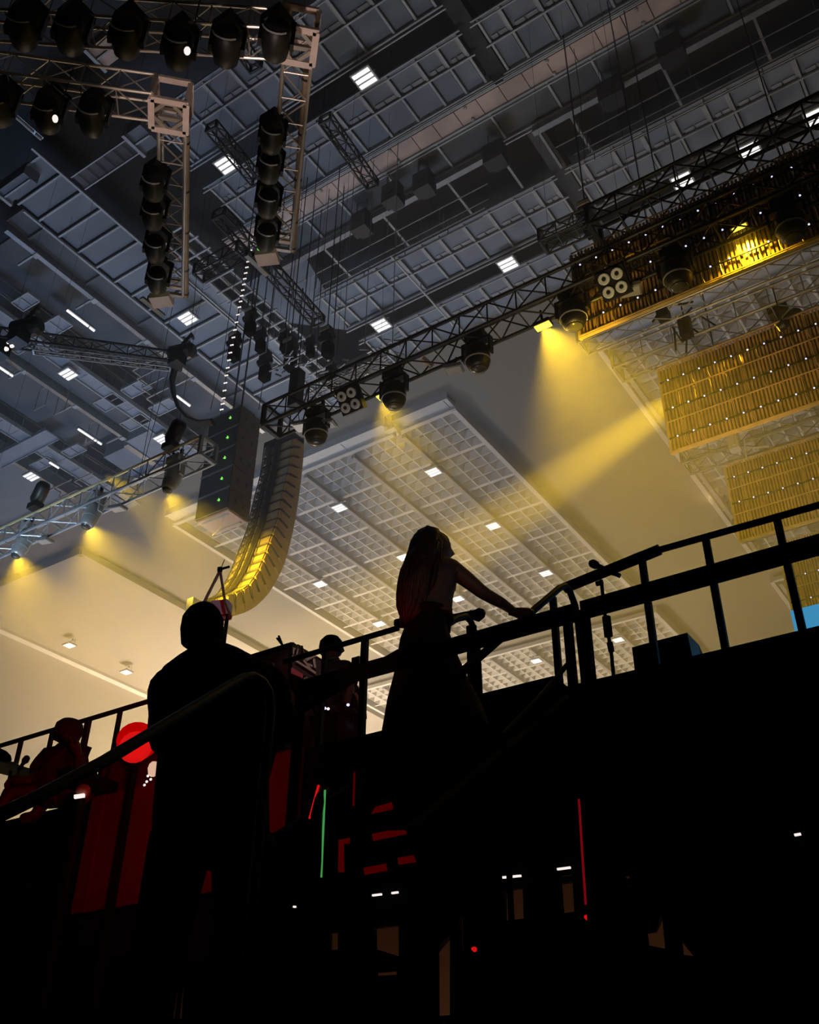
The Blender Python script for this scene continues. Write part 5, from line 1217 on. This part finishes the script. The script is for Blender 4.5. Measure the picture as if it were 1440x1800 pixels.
def crv(P, n=5):
    out = []
    for i in range(len(P)-1):
        p0, p1, p2, p3 = P[max(i-1, 0)], P[i], P[i+1], P[min(i+2, len(P)-1)]
        for k in range(n):
            t = k/n; out.append(.5*((2*p1)+(p2-p0)*t+(2*p0-5*p1+4*p2-p3)*t*t+(3*p1-p0-3*p2+p3)*t**3))
    return out+[P[-1]]
for s_ in 'LR':
    P = crv([m_(368, 1172), J['cl'+s_], J['sh'+s_], J['sh'+s_].lerp(J['el'+s_], .5), J['el'+s_], J['wr'+s_]])
    n = len(P); rk = [.05, .062, .078, .074, .066, .045]
    jm.tube(P, [rk[min(5, int(i/5))]*(1-(i/5) % 1)+rk[min(5, int(i/5)+1)]*((i/5) % 1) for i in range(n)], 16)
jm.build('jacket', M_CLOTH, man, True)
tk = ['pelvis', 'hipL', 'hipR', 'kL', 'kR', 'aL', 'aR']
tm = MB(); loft(tm, [(J['pelvis']+UP*.1, .17, .13), (J['pelvis'], .18, .14), (J['pelvis']-UP*.12, .175, .13)])
for s_ in 'LR': tm.tube(crv([J['hip'+s_], J['k'+s_], J['a'+s_]-UP*.02], 6), [.105, .105, .10, .095, .09, .085, .08, .078, .078, .076, .074, .072, .072], 16)
tm.build('trousers', M_CLOTH, man, True)
hc = m_(357, 1100); m = MB(); m.lathe(hc+Vector((0, 0, -.03))-FWD*.012, UP, [(-.05, .068), (0, .077), (.05, .076), (.085, .058), (.108, .032), (.114, .01)], 20, 1.0, 1.08, ref=tuple(FWD)); m.build('hair', M_CLOTH, man, True)
for s in ('L', 'R'): MB().lathe(J['a'+s]-UP*.05-FWD*.08, FWD, [(0, .035), (.04, .05), (.16, .05), (.25, .042), (.29, .02)], 12, 1, .8).build('shoe', M_CLOTH, man, True)
one(MB().bx(-5.5, -.8, 1.3, 2.42, 0, FZ-.0), 'viewing_riser', M_DECK, 'low black riser the man stands on, lost in darkness', 'riser')
hr = thing('foreground_handrail', m_(440, 1190, -.5), 'thick dark blurred handrail crossing in front of the man from the lower left', 'handrail')
pts = [Od(-60, 1462, 1.75), Od(60, 1404, 1.85), Od(180, 1340, 2.0), Od(300, 1268, 2.2), Od(400, 1207, 2.42), Od(430, 1191, 2.5), Od(447, 1189, 2.53), Od(462, 1198, 2.56), Od(472, 1215, 2.58), Od(476, 1245, 2.6)]
last = pts[-1].copy(); last.z = .0
MB().tube(pts+[Vector((last.x, last.y, 1.5)), last], .0135, 10).build('tube', mat('dull_rail', (.008, .010, .012), .5, .1, var=.1), hr, True)

# --- hooded guitarist on the deck
GD = 7.2
def g_(x, y, dd=0): return Od(x, y, GD+dd)
gu = thing('person', Vector((g_(590, 1300).x, g_(590, 1300).y, SZ)), 'guitarist in a dark cap standing behind the rail beside the sticker case', 'person')
J = {'pelvis': g_(597, 1262), 'waist': g_(597, 1235), 'rib': g_(595, 1210), 'chest': g_(592, 1185), 'neckb': g_(586, 1166), 'neckt': g_(583, 1154), 'shR': g_(606, 1178, -.08), 'elR': g_(615, 1212, -.12), 'wrR': g_(611, 1245, -.2), 'shL': g_(575, 1180, .1), 'elL': g_(570, 1215, 0), 'wrL': g_(583, 1240, -.2)}
J['hipL'] = J['pelvis']-RGT*.09-UP*.05; J['hipR'] = J['pelvis']+RGT*.09-UP*.05
gk = (J['pelvis'].z-SZ)
for s in 'LR':
    J['k'+s] = J['hip'+s]+Vector((0, 0, -gk*.46)); J['a'+s] = Vector((J['k'+s].x, J['k'+s].y, SZ+.07)); J['t'+s] = J['a'+s]+RGT*.13-UP*.03
E2 = [('pelvis', 'waist'), ('waist', 'rib'), ('rib', 'chest'), ('chest', 'neckb'), ('neckb', 'neckt'), ('chest', 'shR'), ('shR', 'elR'), ('elR', 'wrR'), ('chest', 'shL'), ('shL', 'elL'), ('elL', 'wrL'), ('pelvis', 'hipL'), ('pelvis', 'hipR'), ('hipL', 'kL'), ('hipR', 'kR'), ('kL', 'aL'), ('kR', 'aR'), ('aL', 'tL'), ('aR', 'tR')]
R2 = {'pelvis': .13, 'waist': .125, 'rib': .13, 'chest': .13, 'neckb': .07, 'neckt': .055, 'shR': .06, 'elR': .045, 'wrR': .03, 'shL': .06, 'elL': .045, 'wrL': .03, 'hipL': .085, 'hipR': .085, 'kL': .06, 'kR': .06, 'aL': .042, 'aR': .042, 'tL': .04, 'tR': .04}
bv, bf = skin_mesh(J, E2, R2, 'pelvis')
m = head_geo(g_(583, 1141), RGT-FWD*.2-UP*.1, .22, .15); m.add(bv, bf); hand_geo(m, J['wrR'], RGT*.3-UP*.4-FWD*.3, RGT, -UP, 1); hand_geo(m, J['wrL'], RGT*.6-UP*.3, RGT, -UP, 1)
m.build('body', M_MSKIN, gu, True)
tv, tf = skin_mesh({k: J[k] for k in ('pelvis', 'waist', 'rib', 'chest', 'shR', 'elR', 'shL', 'elL')}, [e for e in E2 if e[0] in ('pelvis', 'waist', 'rib', 'chest', 'shR', 'elR', 'shL', 'elL') and e[1] in ('waist', 'rib', 'chest', 'shR', 'elR', 'shL', 'elL')], {'pelvis': .20, 'waist': .19, 'rib': .19, 'chest': .16, 'shR': .09, 'elR': .08, 'shL': .09, 'elL': .08}, 'pelvis')
M_GARM = mat('dark_red_garment', (.030, .014, .016), .9, var=.15, spec=.1)
MB().add(tv, tf).build('shirt', M_GARM, gu, True)
tv, tf = skin_mesh({k: J[k] for k in tk}, [e for e in E2 if e[0] in tk and e[1] in tk], {'pelvis': .15, 'hipL': .11, 'hipR': .11, 'kL': .085, 'kR': .085, 'aL': .07, 'aR': .07}, 'pelvis')
MB().add(tv, tf).build('trousers', M_GARM, gu, True)
MB().lathe(g_(582, 1139), UP, [(-.05, .085), (0, .098), (.05, .092), (.09, .06), (.105, .02)], 18, 1, 1).build('cap', M_CLOTH, gu, True)
gt = thing('electric_guitar', g_(612, 1240, -.25), 'electric guitar with a pale edge held by the capped guitarist', 'guitar')
c = g_(608, 1262, -.25); body = []
for k in range(28):
    a = 2*PI*k/28; r = .17*(1+.18*math.cos(2*a)-.10*math.cos(a)); body.append(c+UP*(r*math.cos(a)*1.15)+RGT*(r*math.sin(a)*.75)*(.55))
n = len(body); b2 = [v+(FWD*.5+RGT*.86)*.045 for v in body]
MB().add(body+b2, [tuple(range(n))[::-1], tuple(range(n, 2*n))]+[(i, (i+1) % n, n+(i+1) % n, n+i) for i in range(n)]).build('guitar_body', mat('dark_guitar', (.05, .02, .03), .3, var=.05), gt)
MB().tube([v+(FWD*.5+RGT*.86)*.05 for v in body[1:14]], .012, 6).build('pale_edge', mat('pale_guitar', (.6, .5, .45), .4, var=.05), gt)
nk = c+UP*.12; ne = g_(598, 1196, -.3)+RGT*-.1
MB().bar(nk, g_(625, 1172, -.35), .045, .025).build('neck', M_BATTEN, gt)
MB().box(g_(627, 1168, -.35), (.07, .04, .11)).build('headstock', M_BLACK, gt)
for px, py, l in ((571, 1245, 'tiny blue white point of light on the guitarist'), (577, 1246, 'tiny white point of light beside the blue one'), (612, 1239, 'dim blue glow by the guitar')):
    MB().lathe(g_(px, py, -.45 if px > 600 else -.32), -FWD, [(0, .012), (.008, .006)], 8).build('small_light', M_BLED if px != 577 else M_WLED, gt if px > 600 else gu)

# --- crouching person at the far left
CD = 6.6
def c_(x, y, dd=0): return Od(x, y, CD+dd)
cr = thing('person', Vector((c_(95, 1380).x, c_(95, 1380).y, SZ)), 'hunched dark figure leaning forward behind the far left rail', 'person')
J = {'pelvis': c_(128, 1395), 'waist': c_(118, 1378), 'rib': c_(108, 1360), 'chest': c_(106, 1335), 'neckb': c_(114, 1316), 'neckt': c_(118, 1306), 'shR': c_(132, 1330, -.1), 'elR': c_(140, 1352, -.2), 'wrR': c_(138, 1325, -.3), 'shL': c_(88, 1335, .05), 'elL': c_(66, 1362, -.1), 'wrL': c_(48, 1372, -.25)}
J['hipL'] = J['pelvis']-RGT*.08; J['hipR'] = J['pelvis']+RGT*.08
for s, q in (('L', -1), ('R', 1)):
    J['k'+s] = J['hip'+s]-RGT*.32+FWD*.1*q-UP*.02; J['a'+s] = Vector((J['k'+s].x, J['k'+s].y, min(SZ+.07, J['k'+s].z-.1))); J['t'+s] = J['a'+s]-RGT*.12-UP*.03
bv, bf = skin_mesh(J, E2, R2, 'pelvis')
m = head_geo(c_(121, 1289), -RGT*.8-FWD*.3-UP*.4, .22, .155); m.add(bv, bf); hand_geo(m, J['wrR'], -RGT*.4+UP*.6, FWD, -RGT, 1); hand_geo(m, J['wrL'], -RGT, FWD, -UP, 1)
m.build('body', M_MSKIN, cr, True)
M_PURP = mat('dark_purple_shirt', (.05, .012, .035), .9, var=.15, spec=.1)
tv, tf = skin_mesh({k: J[k] for k in ('pelvis', 'waist', 'rib', 'chest', 'shR', 'elR', 'shL', 'elL')}, [e for e in E2 if e[0] in ('pelvis', 'waist', 'rib', 'chest', 'shR', 'elR', 'shL', 'elL') and e[1] in ('waist', 'rib', 'chest', 'shR', 'elR', 'shL', 'elL')], {'pelvis': .24, 'waist': .22, 'rib': .20, 'chest': .16, 'shR': .09, 'elR': .07, 'shL': .10, 'elL': .09}, 'pelvis')
MB().add(tv, tf).build('shirt', M_PURP, cr, True)
MB().lathe(c_(120, 1286), UP, [(-.05, .088), (0, .10), (.05, .092), (.08, .06), (.095, .02)], 18, 1, 1).build('hair', M_PURP, cr, True)
one(MB().bx(J['pelvis'].x-.2, J['pelvis'].x+.2, J['pelvis'].y-.2, J['pelvis'].y+.2, SZ, max(SZ+.1, J['pelvis'].z-.1)), 'drum_stool', M_RAIL, 'dark low stool under the hunched figure', 'stool')

# ================================================================== haze in the hall
hz = MB().bx(X0+.2, X1-.2, 6.5, 57, 5.0, 21.3)
hm = bpy.data.materials.new('stage_haze'); hm.use_nodes = True; nt = hm.node_tree
for n in list(nt.nodes):
    if n.type != 'OUTPUT_MATERIAL': nt.nodes.remove(n)
vs = nt.nodes.new('ShaderNodeVolumeScatter'); vs.inputs['Density'].default_value = 0.012; vs.inputs['Anisotropy'].default_value = 0.0
vs.inputs['Color'].default_value = (0.95, 0.95, 0.95, 1)
nt.links.new(vs.outputs[0], [n for n in nt.nodes if n.type == 'OUTPUT_MATERIAL'][0].inputs['Volume'])
ho = hz.build('haze', hm)
tag(ho, 'thin warm stage haze filling the hall behind the stage edge', 'haze', None, 'stuff')
